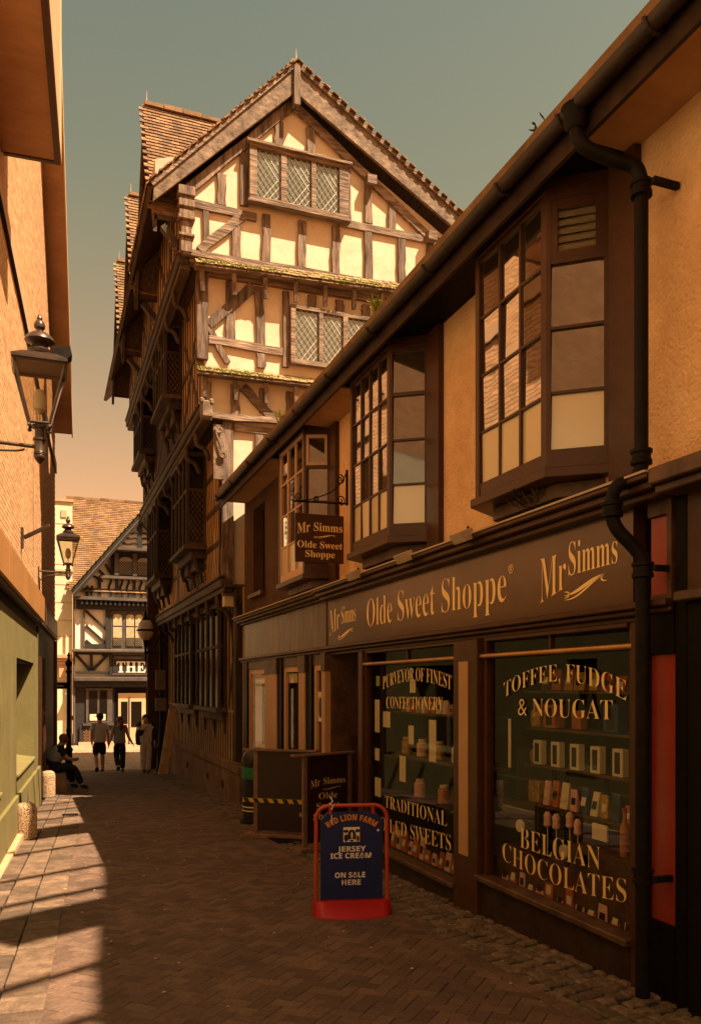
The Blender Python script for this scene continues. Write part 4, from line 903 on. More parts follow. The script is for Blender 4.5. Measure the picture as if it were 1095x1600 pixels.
# ------------------------------------------------------------ lanterns
def lantern(name,label,cat,L,wall,group):
    t=thing(name,label,cat,L,0,group); x,y,z=L
    def n(nm,b,m,par=t,**k): return b.build(nm,m,par,**k)
    # body: inverted square pyramid
    hb,ht,zb,zt=.115,.285,-.33,.16
    b=B(); 
    cs=lambda r,z_:[(x+r*math.cos(PI/4+k*PI/2),y+r*math.sin(PI/4+k*PI/2),z+z_) for k in range(4)]
    lo,hi=cs(hb,zb),cs(ht,zt)
    for k in range(4): b.tube([lo[k],hi[k]],.012,6); b.tube([lo[k],lo[(k+1)%4]],.013,6); b.tube([hi[k],hi[(k+1)%4]],.016,6)
    fr=n('frame',b,'bronze')
    for k in range(4):
        j=(k+1)%4; B().add([lo[k],lo[j],hi[j],hi[k]],[(0,1,2,3)]).build('pane','lampglass',fr)
    b=B(); b.lathe([(ht+.03,zt+.005),(ht+.03,zt+.03),(.2,zt+.085),(.11,zt+.115),(.10,zt+.12)],(x,y,z),4); n('roof',b,'bronze')
    b=B(); b.lathe([(.098,.275),(.105,.30),(.075,.33),(.06,.36),(.10,.375),(.125,.39),(.115,.42),(.07,.455),(.03,.475),(.028,.49),(.045,.505),(.048,.53),(.035,.56),(.018,.575),(.024,.585),(.02,.60),(.006,.625)],(x,y,z),14); n('finial',b,'bronze',smooth=True)
    b=B(); b.lathe([(.06,-.36),(.062,-.335)],(x,y,z),12); b.lathe([(.006,-.665),(.02,-.65),(.045,-.62),(.05,-.60),(.045,-.59),(.052,-.585),(.045,-.575),(.05,-.57),(.046,-.56),(.046,-.47),(.055,-.465),(.055,-.445),(.04,-.44),(.04,-.36)],(x,y,z),14); n('stem',b,'bronze',smooth=True)
    b=B()
    for k in range(4): b.lathe([(.012,-.37),(.02,-.36),(.012,-.34)],(lo[k][0],lo[k][1],z),6)
    n('foot',b,'bronze')
    b=B(); wx=wall
    b.tube([(x-.03,y,z-.52),(wx,y,z-.50)],.017,8); b.tube(curve([(x-.12,y,z-.55),(x-.2,y,z-.57),(wx+.15,y,z-.60),(wx,y,z-.72)]),.010,6); b.box(wx-.01,wx+.025,y-.04,y+.04,z-.78,z-.42); n('bracket',b,'bronze')
    b=B(); b.lathe([(.008,-.33),(.008,-.24),(.05,-.2),(.055,-.1),(.03,-.03)],(x,y,z),10); n('mantle',b,'opal',smooth=True)
    return t
lantern('wall_lantern','large square glass wall lantern nearest on the left','lantern',(-.04,7.5,4.38),-.72,'wall lanterns on the brick building')
lantern('wall_lantern','smaller looking wall lantern further along, before the white building','lantern',(.44,17.2,4.58),-.12,'wall lanterns on the brick building')
# globe street lamp
SLm=thing('street_lamp','black street lamp post with a clear globe on a side arm','street lamp',(3.33,25.3,gz(0,25.3)))
x,y,z=SLm.location
B().lathe([(.16,0),(.16,.1),(.13,.15),(.12,.7),(.15,.75),(.10,.82),(.075,.95),(.06,1.2),(.05,1.25),(.055,3.9),(.075,3.95),(.05,4.0),(.05,4.25),(.03,4.32)],(x,y,z),14).build('post','iron',SLm,smooth=True)
b=B(); b.tube([(x,y,z+3.62),(x-.46,y,z+3.62)],.022,8); b.tube(curve([(x,y,z+4.2),(x-.12,y,z+4.0),(x-.3,y,z+3.7),(x-.45,y,z+3.64)]),.018,6); b.build('arm','iron',SLm)
gx=x-.46
B().lathe([(.02,3.35),(.04,3.40),(.025,3.5),(.05,3.62),(.035,3.7),(.07,3.98),(.09,4.0)],(gx,y,z),12).build('globe_stem','iron',SLm,smooth=True)
B().lathe([(.09,4.0),(.18,4.08),(.235,4.2),(.245,4.32),(.21,4.5),(.14,4.6)],(gx,y,z),16).build('globe','opal',SLm,smooth=True)
B().lathe([(.25,4.27),(.285,4.30),(.25,4.33)],(gx,y,z),18).build('globe_ring','iron',SLm); B().lathe([(.15,4.58),(.09,4.66),(.05,4.72),(.045,4.80),(.012,4.92)],(gx,y,z),12).build('cap','iron',SLm,smooth=True)
pl=B(); pl.box(x-.17,x+.12,y-.10,y-.06,z+2.5,z+3.1); pl.box(x-.17,x+.14,y-.10,y-.06,z+1.85,z+2.25); pl.build('sign_plate','plate',SLm,label='grey backs of two signs fixed to the post') if 'plate' in K else None
K['plate']=mat('grey_sign_back',(.16,.12,.10),None,.5); pl.build('sign_plate','plate',SLm)
# finger post
FP=thing('finger_post','slim black lamp column with a pointing street sign near the seated man','signpost',(.62,23.6,gz(0,23.6)))
x,y,z=FP.location
B().lathe([(.13,0),(.13,.12),(.10,.16),(.095,.75),(.12,.8),(.07,.9),(.06,1.3),(.075,1.34),(.055,1.4),(.05,2.9),(.09,2.95),(.05,3.0),(.05,3.08),(.08,3.12),(.10,3.2),(.03,3.3),(.03,3.36),(.045,3.4),(.01,3.48)],(x,y,z),14).build('post','iron',FP,smooth=True)
sg=bx('arm_sign','black',FP,x-.75,x-.05,y-.03,y+.0,z+2.48,z+2.66)
lettering('Tourist Info',lambda s,t:(x-.68+.55*s,y-.034,z+2.54+.06*t),'signw',sg,ser=False)
bx('yellow_tag','yellow',FP,x+.05,x+.12,y-.06,y-.03,z+1.62,z+1.74)

# ------------------------------------------------------------ bollards
def bollard(x,y,label,r=.15,h=.55):
    t=thing('bollard',label,'bollard',(x,y,gz(x,y)),0,'granite bollards along the left wall')
    B().lathe([(r,0),(r,h-.14),(r*.97,h-.09),(r*.85,h-.045),(r*.6,h-.012),(r*.25,h)],(x,y,gz(x,y)-.02),24).build('shaft','granite',t,smooth=True)
    b=B(); b.lathe([(r+.02,0),(r+.015,.02)],(x,y,gz(x,y)),24); b.build('base_ring','joint',t)
bollard(-.25,12.6,'round topped granite bollard standing in sunlight by the green plinth'); bollard(.07,18.7,'round topped granite bollard in shade beside the seated man',.15,.6)

# ------------------------------------------------------------ back building
BB=thing('timbered_pub','black and white timbered pub facing the end of the alley with lettered sign','pub',(3.5,38,-.83))
def bb(name,m,*a,**k): return bx(name,m,BB,*a,**k)
K['bt']=mat('pub_timber',(.035,.028,.025),(.02,.016,.014),.8,5,objr=.2); K['btl']=mat('pub_timber_light',(.12,.095,.08),(.07,.055,.045),.7,4,objr=.2); K['bwhite']=mat('pub_white_render',(.88,.82,.68),(.82,.75,.60),.9,1.5,dirt=.2)
bb('wall','bwhite',1.2,7.4,38.08,38.3,-.85,6.1); B().prism([(1.25,6.1),(6.75,6.1),(4.0,9.4)],'y',38.08,38.3).build('gable_wall','bwhite',BB)
# roof: main slope with tiles
B().add([(1.05,38.0,6.0),(9,38.0,6.0),(9,42.2,11.0),(1.05,42.2,11.0)],[(0,1,2,3)]).build('roof','joint',BB)
b=B(); tiles(b,(1.02,37.95,6.0),(1,0,0),(0,4.2,5.0),5.2,6.5,.2,.135,th=.025); b.build('roof_tiles','tile_far',BB,kind='stuff') if 'tile_far' in K else None
K['tile_far']=mat('orange_clay_tile',(.30,.165,.08),(.16,.085,.04),.9,2,isl=.4,dirt=.4,dscale=1,dcol=(.18,.11,.05))
b.build('roof_tiles','tile_far',BB,kind='stuff')
b=B()
for i in range(12): b.box(1.0+i*.4,1.38+i*.4,42.1,42.35,10.98,11.1+random.uniform(0,.03))
b.build('ridge_tiles','tile_far',BB,kind='stuff')
# front gable roof + barge
for s in (-1,1):
    xa,xb=4.0,4.0+s*2.85
    b=B(); b.add([(xa,37.3,9.60),(xb,37.3,6.10),(xb,41.5,6.10),(xa,41.5,9.60)],[(0,1,2,3)]); b.build('gable_roof','joint',BB)
    b=B(); tiles(b,(xb,37.25,6.08),(0,1,0),(xa-xb,0,3.5),3.2,4.45,.2,.14,th=.03); b.build('gable_tiles','tile_moss',BB,kind='stuff') if 'tile_moss' in K else None
    K.setdefault('tile_moss',mat('mossy_tile',(.40,.30,.07),(.22,.15,.05),.9,3,isl=.3))
    b.build('gable_tiles','tile_moss',BB,kind='stuff')
    for k,(o1,o2,mm,yy) in enumerate(((0,.16,'bt',37.25),(.165,.30,'btl',37.29),(.305,.44,'bt',37.33))):
        B().prism([(xa,9.58-o1),(xb,6.05-o1),(xb,6.05-o2),(xa,9.58-o2-.03)],'y',yy,yy+.1).build('bargeboard',mm,BB)
def bt(p,q,w,m='bt',y=38.0,d=.08,name='timber'): return B().bar((p[0],y+d/2,p[1]),(q[0],y+d/2,q[1]),w,d,(0,-1,0)).build(name,m,BB)
# upper little gable
bb('gable_beam','btl',2.75,5.25,37.35,38.05,7.86,7.98); 
B().prism([(2.95,7.98),(5.05,7.98),(4.0,9.2)],'y',37.55,37.6).build('gable_panel','bwhite',BB)
bt((4.0,7.98),(4.0,9.2),.2,y=37.47); 
for z in (8.18,8.42,8.66):
    for s in (-1,1):
        L_=(9.2-z)/1.22*1.0; B().tube([(4.0+s*(.1+L_*.9*k/6),37.50,z+.03*math.sin(k*1.4)) for k in range(7)],.045,5).build('wavy_brace','bt',BB)
bb('window_band','bt',2.78,5.22,37.9,38.06,6.78,7.85)
for x in (3.05,3.85,4.65):
    bb('pilaster','btl',x-.12,x+.06,37.8,37.899,6.78,7.8)
for x0 in (3.15,3.95,):
    f=B().prism([(x0,6.82),(x0+.62,6.82),(x0+.62,7.42)]+[(x0+.31+.31*math.cos(a),7.42+.2*math.sin(a)) for a in [PI*k/6 for k in range(1,6)]]+[(x0,7.42)],'y',37.86,37.899).build('window','btpane',BB) if 'btpane' in K else None
K['btpane']=glass_mat('pub_leaded_glass',(.30,.25,.19),False,.15,.2)
for x0 in (3.12,3.92,4.72):
    f=B().prism([(x0,6.82),(x0+.62,6.82),(x0+.62,7.42)]+[(x0+.31+.31*math.cos(a),7.42+.2*math.sin(a)) for a in [PI*k/6 for k in range(1,6)]]+[(x0,7.42)],'y',37.86,37.899).build('window','btpane',BB)
    lattice(0,0,.62,.6,.12,.12,lambda a,c,x0=x0:(x0+a,37.85,6.82+c),.014,'lead_cames','bt',f)
# side diagonal panel left of the band
for k in range(4): bt((2.45+.0*k,7.5-.28*k),(2.78 if k<3 else 2.6,7.2-.28*k),.07) if 0 else None
for (p,q) in (((1.95,6.55),(2.45,6.75)),): pass
for k in range(4): bt((2.0+.28*k,6.75+.26*k),(2.45+.22*k,6.5+.12*k),.08)
bb('sill_beam','btl',2.3,5.3,37.75,38.07,6.62,6.74)
# wavy balusters
for i,x in enumerate([1.75,1.95,2.3,2.75,3.05]+[3.25+.28*k for k in range(9)]):
    if i in (2,4,7): bb('post','bt',x-.07,x+.07,37.97,38.07,5.78,6.6 if x>2 else 6.4)
    else: B().tube([(x+.05*math.sin(k*1.25),38.0,5.78+(.84 if x>2.2 else .5)*k/7) for k in range(8)],.055,5).build('wavy_baluster','bt',BB)
bb('jetty_beam','btl',1.25,6.9,37.6,38.07,5.62,5.76); bb('jetty_shadow','bt',1.3,6.9,37.8,38.07,5.22,5.615)
b=B()
for k in range(24): b.box(1.5+k*.2,1.6+k*.2,37.66,37.8,5.42,5.6)
b.build('dentils','bt',BB,kind='stuff')
# first floor
bb('post','btl',1.6,1.68,37.95,38.07,3.5,5.2); bb('post','bt',2.56,2.78,37.93,38.07,3.5,5.2)
for k in range(3): bt((1.72,5.15-.65*k),(2.56,4.35-.62*k),.10)
bb('rail','bt',1.68,2.56,37.97,38.07,3.5,3.68); 
bb('window_panel','btl',2.79,6.8,37.96,38.06,3.46,5.2)
for x0,wd in ((2.88,.38),(3.45,.34),(3.85,.32),(4.42,.34),(4.95,.3),(5.4,.3)):
    for z0,z1,ar in ((4.52,5.05,1),(3.98,4.46,0),(3.6,3.94,0)):
        poly=[(x0,z0),(x0+wd,z0),(x0+wd,z1-.1 if ar else z1)]+([(x0+wd/2+wd/2*math.cos(a),z1-.1+.1*math.sin(a)) for a in [PI*k/5 for k in range(1,5)]] if ar else [])+[(x0,z1-.1 if ar else z1)]
        f=B().prism(poly,'y',37.93,37.958).build('pane','btcream',BB) if 'btcream' in K else None
K['btcream']=mat('pub_curtained_pane',(.58,.48,.30),(.38,.30,.18),.3,6)
for x0,wd in ((2.88,.38),(3.45,.34),(3.85,.32),(4.42,.34),(4.95,.3),(5.4,.3)):
    for z0,z1,ar in ((4.52,5.05,1),(3.98,4.46,0),(3.6,3.94,0)):
        poly=[(x0,z0),(x0+wd,z0),(x0+wd,z1-.1 if ar else z1)]+([(x0+wd/2+wd/2*math.cos(a),z1-.1+.1*math.sin(a)) for a in [PI*k/5 for k in range(1,5)]] if ar else [])+[(x0,z1-.1 if ar else z1)]
        f=B().prism(poly,'y',37.93,37.958).build('pane','btcream',BB)
        if z0<3.7: lattice(0,0,wd,z1-z0,.1,.1,lambda a,c,x0=x0,z0=z0:(x0+a,37.922,z0+c),.013,'lead_cames','bt',f)
bb('cornice','btl',1.15,7.2,37.55,38.07,3.30,3.44,bevel=.03)
bb('panel_frame','bt',1.2,2.72,37.9,38.07,2.38,2.46); bb('panel_frame','bt',1.2,2.72,37.9,38.07,3.2,3.297); bb('post','bt',2.72,2.84,37.85,38.07,2.3,3.297)
for p,q in (((1.95,2.46),(1.95,3.2)),((1.3,3.2),(1.9,2.5)),((2.65,3.2),(2.0,2.5))): bt(p,q,.13,y=37.93)
sn=bb('sign_board','bt',2.86,7.0,37.84,37.92,2.36,3.25); bb('sign_frame','btl',2.84,7.0,37.8,37.84,3.20,3.29); bb('sign_frame','btl',2.84,7.0,37.8,37.84,2.30,2.37); bb('notice_strip','btl',2.9,4.2,37.82,37.835,3.02,3.14)
lettering('THE',lambda s,t:(3.02+1.28*s,37.83,2.42+.50*t),'bwhite',sn,off=.01); lettering('I',lambda s,t:(4.62+.18*s,37.83,2.42+.50*t),'bwhite',sn); lettering('AE',lambda s,t:(5.15+.6*s,37.83,2.42+.38*t),'bwhite',sn)
bb('lower_cornice','btl',1.2,7.2,37.5,38.07,2.02,2.2,bevel=.02); bb('lower_fascia','bt',1.2,7.2,37.7,38.07,1.75,2.015)
# ground floor
bb('ground_front','bt',1.2,7.4,37.95,38.079,-.85,1.75)
bb('door_recess','black',2.95,4.55,37.93,37.949,-.83,1.74)
d=bb('door','doorc',3.1,4.3,37.86,37.92,-.80,1.48) if 'doorc' in K else None
K['doorc']=mat('cream_door_paint',(.62,.46,.27),(.52,.38,.22),.5,3)
d=bb('door','doorc',3.1,4.3,37.86,37.92,-.80,1.48)
for a,c in ((3.22,3.5),(3.66,4.12)): B().box(a,c,37.845,37.86,-.05 if a>3.6 else .1,1.1).build('glass','leddark',d)
B().box(3.55,3.60,37.82,37.859,-.8,1.3).build('meeting_stile','btl',d); B().tube([(4.2,37.8,.1),(4.2,37.8,.5)],.025,6).build('handle','iron',d)
wn=bb('window','btl',1.72,2.85,37.88,37.948,.15,1.7)
for a,c in ((1.84,2.2),(2.3,2.62),): B().box(a,c,37.865,37.879,.25,1.6).build('pane','leddark',wn)
B().box(1.6,2.9,37.75,37.95,.05,.14).build('sill','btl',wn)
B().box(1.88,2.55,37.86,37.864,.27,.55).build('notice','white',wn)
dd=bb('dado','bt',1.45,2.9,37.85,37.948,-.83,.04); 
for i in range(14):
    for j in range(4):
        xx=1.62+i*.075; zz=-.62+j*.13
        B().bar((xx,37.84,zz),(xx+.06,37.84,zz+(.07 if i%2 else -.07)+.02),.035,.02).build('brick','stripe_brick',dd)
bb('plinth','cream',1.4,2.95,37.7,37.95,-.85,-.68)
wn=bb('window','cream',5.2,6.4,37.88,37.948,.2,1.5); B().box(5.3,6.3,37.86,37.879,.3,1.4).build('pane','leddark',wn); B().box(5.35,5.8,37.85,37.859,.35,.6).build('notice','white',wn)
bb('pier','white_plaster',4.6,5.1,37.86,37.949,-.83,1.7); bb('panel','stripe_brick',5.15,6.5,37.86,37.949,-.8,0)
dpp=B(); dpp.tube([(1.22,37.85,6.0),(1.22,37.85,-.7)],.05,8); dpp.build('drainpipe','btl',BB)
# white building left of the pub
WB=thing('white_building','white rendered building at the left end of the alley with a brown cornice','building',(0,38.5,-.83))
def wb(name,m,*a,**k): return bx(name,m,WB,*a,**k)
wb('wall','white_plaster',-6,1.16,38.3,46,-.85,10.0); wb('parapet','band',-6,1.2,38.22,46,10.0,10.1)
for z in (9.0,7.2,6.3,5.5,4.7,4.0): wb('joint_line','band',-6,1.165,38.288,38.3,z,z+.03)
wb('string','trim',-6,1.2,38.2,38.299,6.9,7.0); 
b=B(); b.box(-6,1.18,38.0,38.299,2.9,3.02); b.box(-6,1.14,37.9,38.299,3.022,3.2); b.box(-6,1.16,38.05,38.299,2.75,2.898); b.build('cornice','band',WB,bevel=.02)
wb('small_window','lead',.68,.92,38.26,38.299,9.3,9.62); wb('corner_pilaster','btl',1.0,1.1,38.2,38.299,-.85,2.7); wb('shadow_gap','btl',.25,.33,38.25,38.299,-.85,2.7)
wb('awning_scallop','band',.6,.95,38.1,38.25,2.2,2.74); wb('fascia','trim',-6,1.15,38.25,38.298,1.9,2.0)

# ------------------------------------------------------------ ice cream board
g0=gz(2.54,6.73)
IB=thing('pavement_sign','red framed swing sign with a blue ice cream panel on the paving','sign',(2.54,6.73,g0-.02),R(-13))
def loc(b,name,m,par=IB,**k): return b.build(name,m,par,local=True,**k)
HW,TOP=.318,.98
pts=[(-HW,.0,.06)]+[(-HW,0,.4),(-HW+.004,0,.84)]+[(-HW+.12+.12*math.cos(a)-.0,0,.86+.12*math.sin(a)) for a in [PI-PI/2*k/6 for k in range(7)]]
pts+= [(-p[0],0,p[2]) for p in reversed(pts)]
loc(B().tube(pts,.0175,12),'tube_frame','orange',smooth=True)
pn=loc(B().prism([(-.275,.155),(.275,.155),(.275,.85),(.215,.925),(-.215,.925),(-.275,.85)],'y',-.012,.012),'panel','navy')
b=B(); b.prism([(-.29,-.02)]+[(-.30+.0,0)]+[(.30,0),(.29,-.02)],'z',.0,.02) if 0 else None
base=B(); n=18; vs=[];fs2=[]
for i in range(n+1):
    x=-.345+.69*i/n; d=.05+.17*math.sqrt(max(0,1-(x/.345)**2)); zt=.145
    vs+=[(x,-d,0),(x,-d*.98,.035+.0),(x,-.035,zt),(x,.035,zt),(x,d*.98,.035),(x,d,0)]
for i in range(n):
    for k in range(5): fs2.append((6*i+k,6*i+6+k,6*i+7+k,6*i+k+1))
fs2+=[(0,1,2,3,4,5),(6*n+5,6*n+4,6*n+3,6*n+2,6*n+1,6*n)]
base.add(vs,fs2); loc(base,'moulded_base','redpl',smooth=True)
for x in (-.19,.19): loc(B().box(x-.012,x+.012,-.014,.014,.905,.975),'hanger','redpl')
def onp(xl,xr,z,h,arc=0,y=-.0135): return lambda s,t:(xl+(xr-xl)*s,y,z+h*t+arc*4*s*(1-s))
def L_(txt,fn,m,**k): return lettering(bsans(txt),fn,m,pn,ser=False,local=True,off=.012,**k)
def arcf(s,t):
    R0=.36; a=(s-.5)*1.22; r=R0+.05*t; return (r*math.sin(a),-.0135,.49+r*math.cos(a)-.0)
L_('RED LION FARM',arcf,'redpl',sp=1.05,name='lettering_edge')
lettering(bsans('RED LION FARM'),lambda s,t:(lambda p:(p[0]-.001,-.0145,p[2]+.003))(arcf(s,t)),'orangel',pn,ser=False,local=True,off=.0,sp=1.05)
L_('JERSEY',onp(-.125,.125,.575,.045),'signw'); L_('ICE CREAM',onp(-.19,.175,.515,.045),'signw'); L_('ON SALE',onp(-.15,.12,.345,.045),'signw'); L_('HERE',onp(-.09,.08,.28,.045),'signw')
# little printed picture of a cow's head
loc(B().prism([(-.075,.66),(.07,.66),(.07,.79),(-.075,.79)],'y',-.016,-.0125),'picture','signw',pn)
def blob(cx,cz,rx,rz,m,y,nm='print'): return loc(B().prism([(cx+rx*math.cos(a),cz+rz*math.sin(a)) for a in [2*PI*k/12 for k in range(12)]],'y',y,y+.001),nm,m,pn)
blob(0,.715,.038,.055,'blk',-.018,'cow_head'); blob(-.052,.755,.024,.014,'blk',-.0185,'cow_ear'); blob(.05,.758,.022,.015,'blk',-.0185,'cow_ear'); blob(0,.72,.008,.03,'signw',-.0195,'cow_blaze'); blob(0,.675,.024,.012,'signw',-.0195,'cow_muzzle'); blob(-.05,.695,.02,.032,'blk',-.0175,'cow_body'); blob(.052,.69,.016,.028,'hair_r',-.0175,'cow_body'); blob(-.001,.672,.016,.008,'blk',-.021,'cow_nose')
loc(B().prism([(.235,.745),(.247,.757),(.235,.77),(.223,.757)],'y',-.016,-.0125),'sticker','signw',pn)
b=B(); b.tube([(-.19,-.02,1.06),(-.17,-.02,1.02),(-.20,-.02,1.0),(-.165,-.022,.985),(-.18,-.025,.95)],.007,5); b.tube([(-.18,-.024,.90),(-.175,-.024,.82)],.005,5); b.build('string','signw',IB,local=True)

# sandwich boards in front of the doorway
def board(name,label,P,Q,zb,zt,text=None,tape=False):
    P=Vector((*P,0));Q=Vector((*Q,0)); u=(Q-P); Ln=u.length; u.normalize(); ang=math.atan2(u.y,u.x); gz0=gz(0,P.y)
    t=thing(name,label,'sign board',(P.x,P.y,gz0),ang)
    def lc(b,nm,m,par=t,**k): return b.build(nm,m,par,local=True,**k)
    H=zt-gz0
    fr=lc(B().box(.02,.085,-.02,.02,0,H-.03).box(Ln-.085,Ln-.02,-.02,.02,0,H-.03),'frame','plank',bevel=.004)
    pn=lc(B().box(.086,Ln-.086,-.012,.012,.10,H-.035),'panel','brown_d')
    lc(B().box(-.14,Ln,-.045,.045,H-.03,H+.0),'top_rail','plank',bevel=.004); lc(B().box(-.10,Ln,-.12,.12,-.005,.06),'foot_rail','plank',bevel=.008)
    if text: text(pn,Ln,H)
    if tape:
        tp=lc(B().box(-.14,Ln,-.035,-.021,.50,.56),'hazard_bar','yellow')
        for k in range(7): 
            x=-.10+k*.15; B().add([(x,-.0365,.50),(x+.075,-.0365,.50),(x+.04,-.0365,.56),(x-.035,-.0365,.56)],[(0,1,2,3)]).build('black_stripe','blk',tp,local=True)
        tp=lc(B().box(Ln-.25,Ln+.0,-.035,-.021,.33,.38),'hazard_bar','yellow'); B().add([(Ln-.20,-.0365,.33),(Ln-.12,-.0365,.33),(Ln-.16,-.0365,.38),(Ln-.24,-.0365,.38)],[(0,1,2,3)]).build('black_stripe','blk',tp,local=True)
    return t
K['brown_d']=mat('dark_brown_board',(.035,.012,.007),(.028,.010,.006),.4,3)
board('barrier_board','plain dark brown board with a yellow and black striped bar behind the lettered one',(2.80,11.45),(3.58,10.85),0,.90,tape=True)
def stext(pn,Ln,H):
    y=-.0145; W=Ln-.2; x0=.10
    f=lambda xl,xr,z,h,dz=0:(lambda s,t:(x0+W*(xl+(xr-xl)*s),y,z+dz*s+h*t))
    k=dict(local=True,off=-.004)
    lettering('Mr',f(.06,.30,.80,.10,.03),'gold',pn,**k); lettering('Simms',f(.38,.95,.84,.085),'gold',pn,**k)
    swash(0,lambda s,t:(x0+W*(.36+.5*s),y,.765+.04*t),'gold',pn,local=True)
    lettering('Olde',f(.26,.74,.65,.085),'gold',pn,**k); lettering('Sweet',f(.2,.8,.52,.085),'gold',pn,**k); lettering('Shoppe',f(.12,.88,.39,.085),'gold',pn,**k)
board('shop_name_board','dark board with gilt shop name standing in the doorway behind the ice cream sign',(3.06,9.92),(3.86,10.2),0,.93,text=stext)
mtm=bx('door_mat','iron',None,2.95,3.6,10.6,11.3,gz(0,11)-.02,gz(0,11)+.012,bevel=.004); tag(mtm,'worn metal grating lying between the two boards','grating')
# bin
BN=thing('litter_bin','round black litter bin with a domed top and green band','litter bin',(3.22,12.9,gz(0,12.9)))
x,y,z=BN.location
B().lathe([(.26,0),(.26,.05),(.225,.055),(.23,.93),(.235,.95)],(x,y,z),26).build('drum','bin',BN,smooth=True)
B().lathe([(.236,.72),(.238,.725),(.238,.90),(.236,.905)],(x,y,z),26).build('green_band','bing',BN); 
for h in (.20,.26): B().lathe([(.231,h),(.233,h+.002),(.233,h+.016),(.231,h+.018)],(x,y,z),26).build('gold_line','gold',BN)
B().lathe([(.24,.95),(.245,.97),(.235,1.05),(.19,1.14),(.12,1.19),(.04,1.205)],(x,y,z),26).build('domed_lid','bin',BN,smooth=True); bx('opening','black',BN,x-.12,x+.12,y-.245,y-.2,z+.97,z+1.06)
# leaning pallet board and a-frame at the far corner
LP=thing('leaning_boards','bundle of pale timber boards leaning on the timbered house plinth','planks',(3.25,24.0,gz(0,24)))
for k in range(4): B().bar((3.10+.07*k,23.9,gz(0,24)+.02),(3.45+.05*k,24.25,1.12),.05,.06,(-.9,-.2,0)).build('plank','plankl',LP)
for h in (.2,.7,1.1): B().bar((3.07+.37*h/1.9,23.86,gz(0,24)+h+.1),(3.33+.3*h/1.9,23.9,gz(0,24)+h+.1),.05,.03).build('batten','plankl',LP)
AF=thing('a_frame_sign','low white edged folding sign just beyond the lamp post','sign',(3.0,26.6,-.83))
for s in (-1,1): 
    q=B(); q.bar((2.85,26.6+s*.28,-.83),(3.0,26.6,.25),.05,.03,(1,0,0)); q.bar((3.25,26.6+s*.28,-.83),(3.35,26.6,.25),.05,.03,(1,0,0)); q.bar((2.9,26.6+s*.24,-.6),(3.28,26.6+s*.24,-.6),.05,.03,(0,0,1)); q.build('leg_frame','white',AF)
bx('seat_ledge','stone',None,-.02,.46,19.3,20.6,gz(0,20)-.05,gz(0,20)+.44,bevel=.02)
tag(bpy.data.objects['seat_ledge'],'low stone ledge under the seated man beside the wall','ledge')

# ------------------------------------------------------------ people
def skinned(name,verts,edges,rad,m,parent,lv=2,root=0):
    me=bpy.data.meshes.new(name); me.from_pydata(verts,edges,[]); o=bpy.data.objects.new(name,me); COL.objects.link(o)
    md=o.modifiers.new('s','SKIN'); md.use_smooth_shade=True
    for i,r in enumerate(rad): me.skin_vertices[0].data[i].radius=(r if isinstance(r,tuple) else (r,r))
    me.skin_vertices[0].data[root].use_root=True
    sd=o.modifiers.new('d','SUBSURF'); sd.levels=lv; sd.render_levels=lv
    dg=bpy.context.evaluated_depsgraph_get(); dg.update(); m2=bpy.data.meshes.new_from_object(o.evaluated_get(dg)); bpy.data.objects.remove(o)
    m2.name=name; m2.materials.clear(); m2.materials.append(K[m])
    for p in m2.polygons: p.use_smooth=True
    ob=bpy.data.objects.new(name,m2); COL.objects.link(ob); ob.parent=parent; return ob
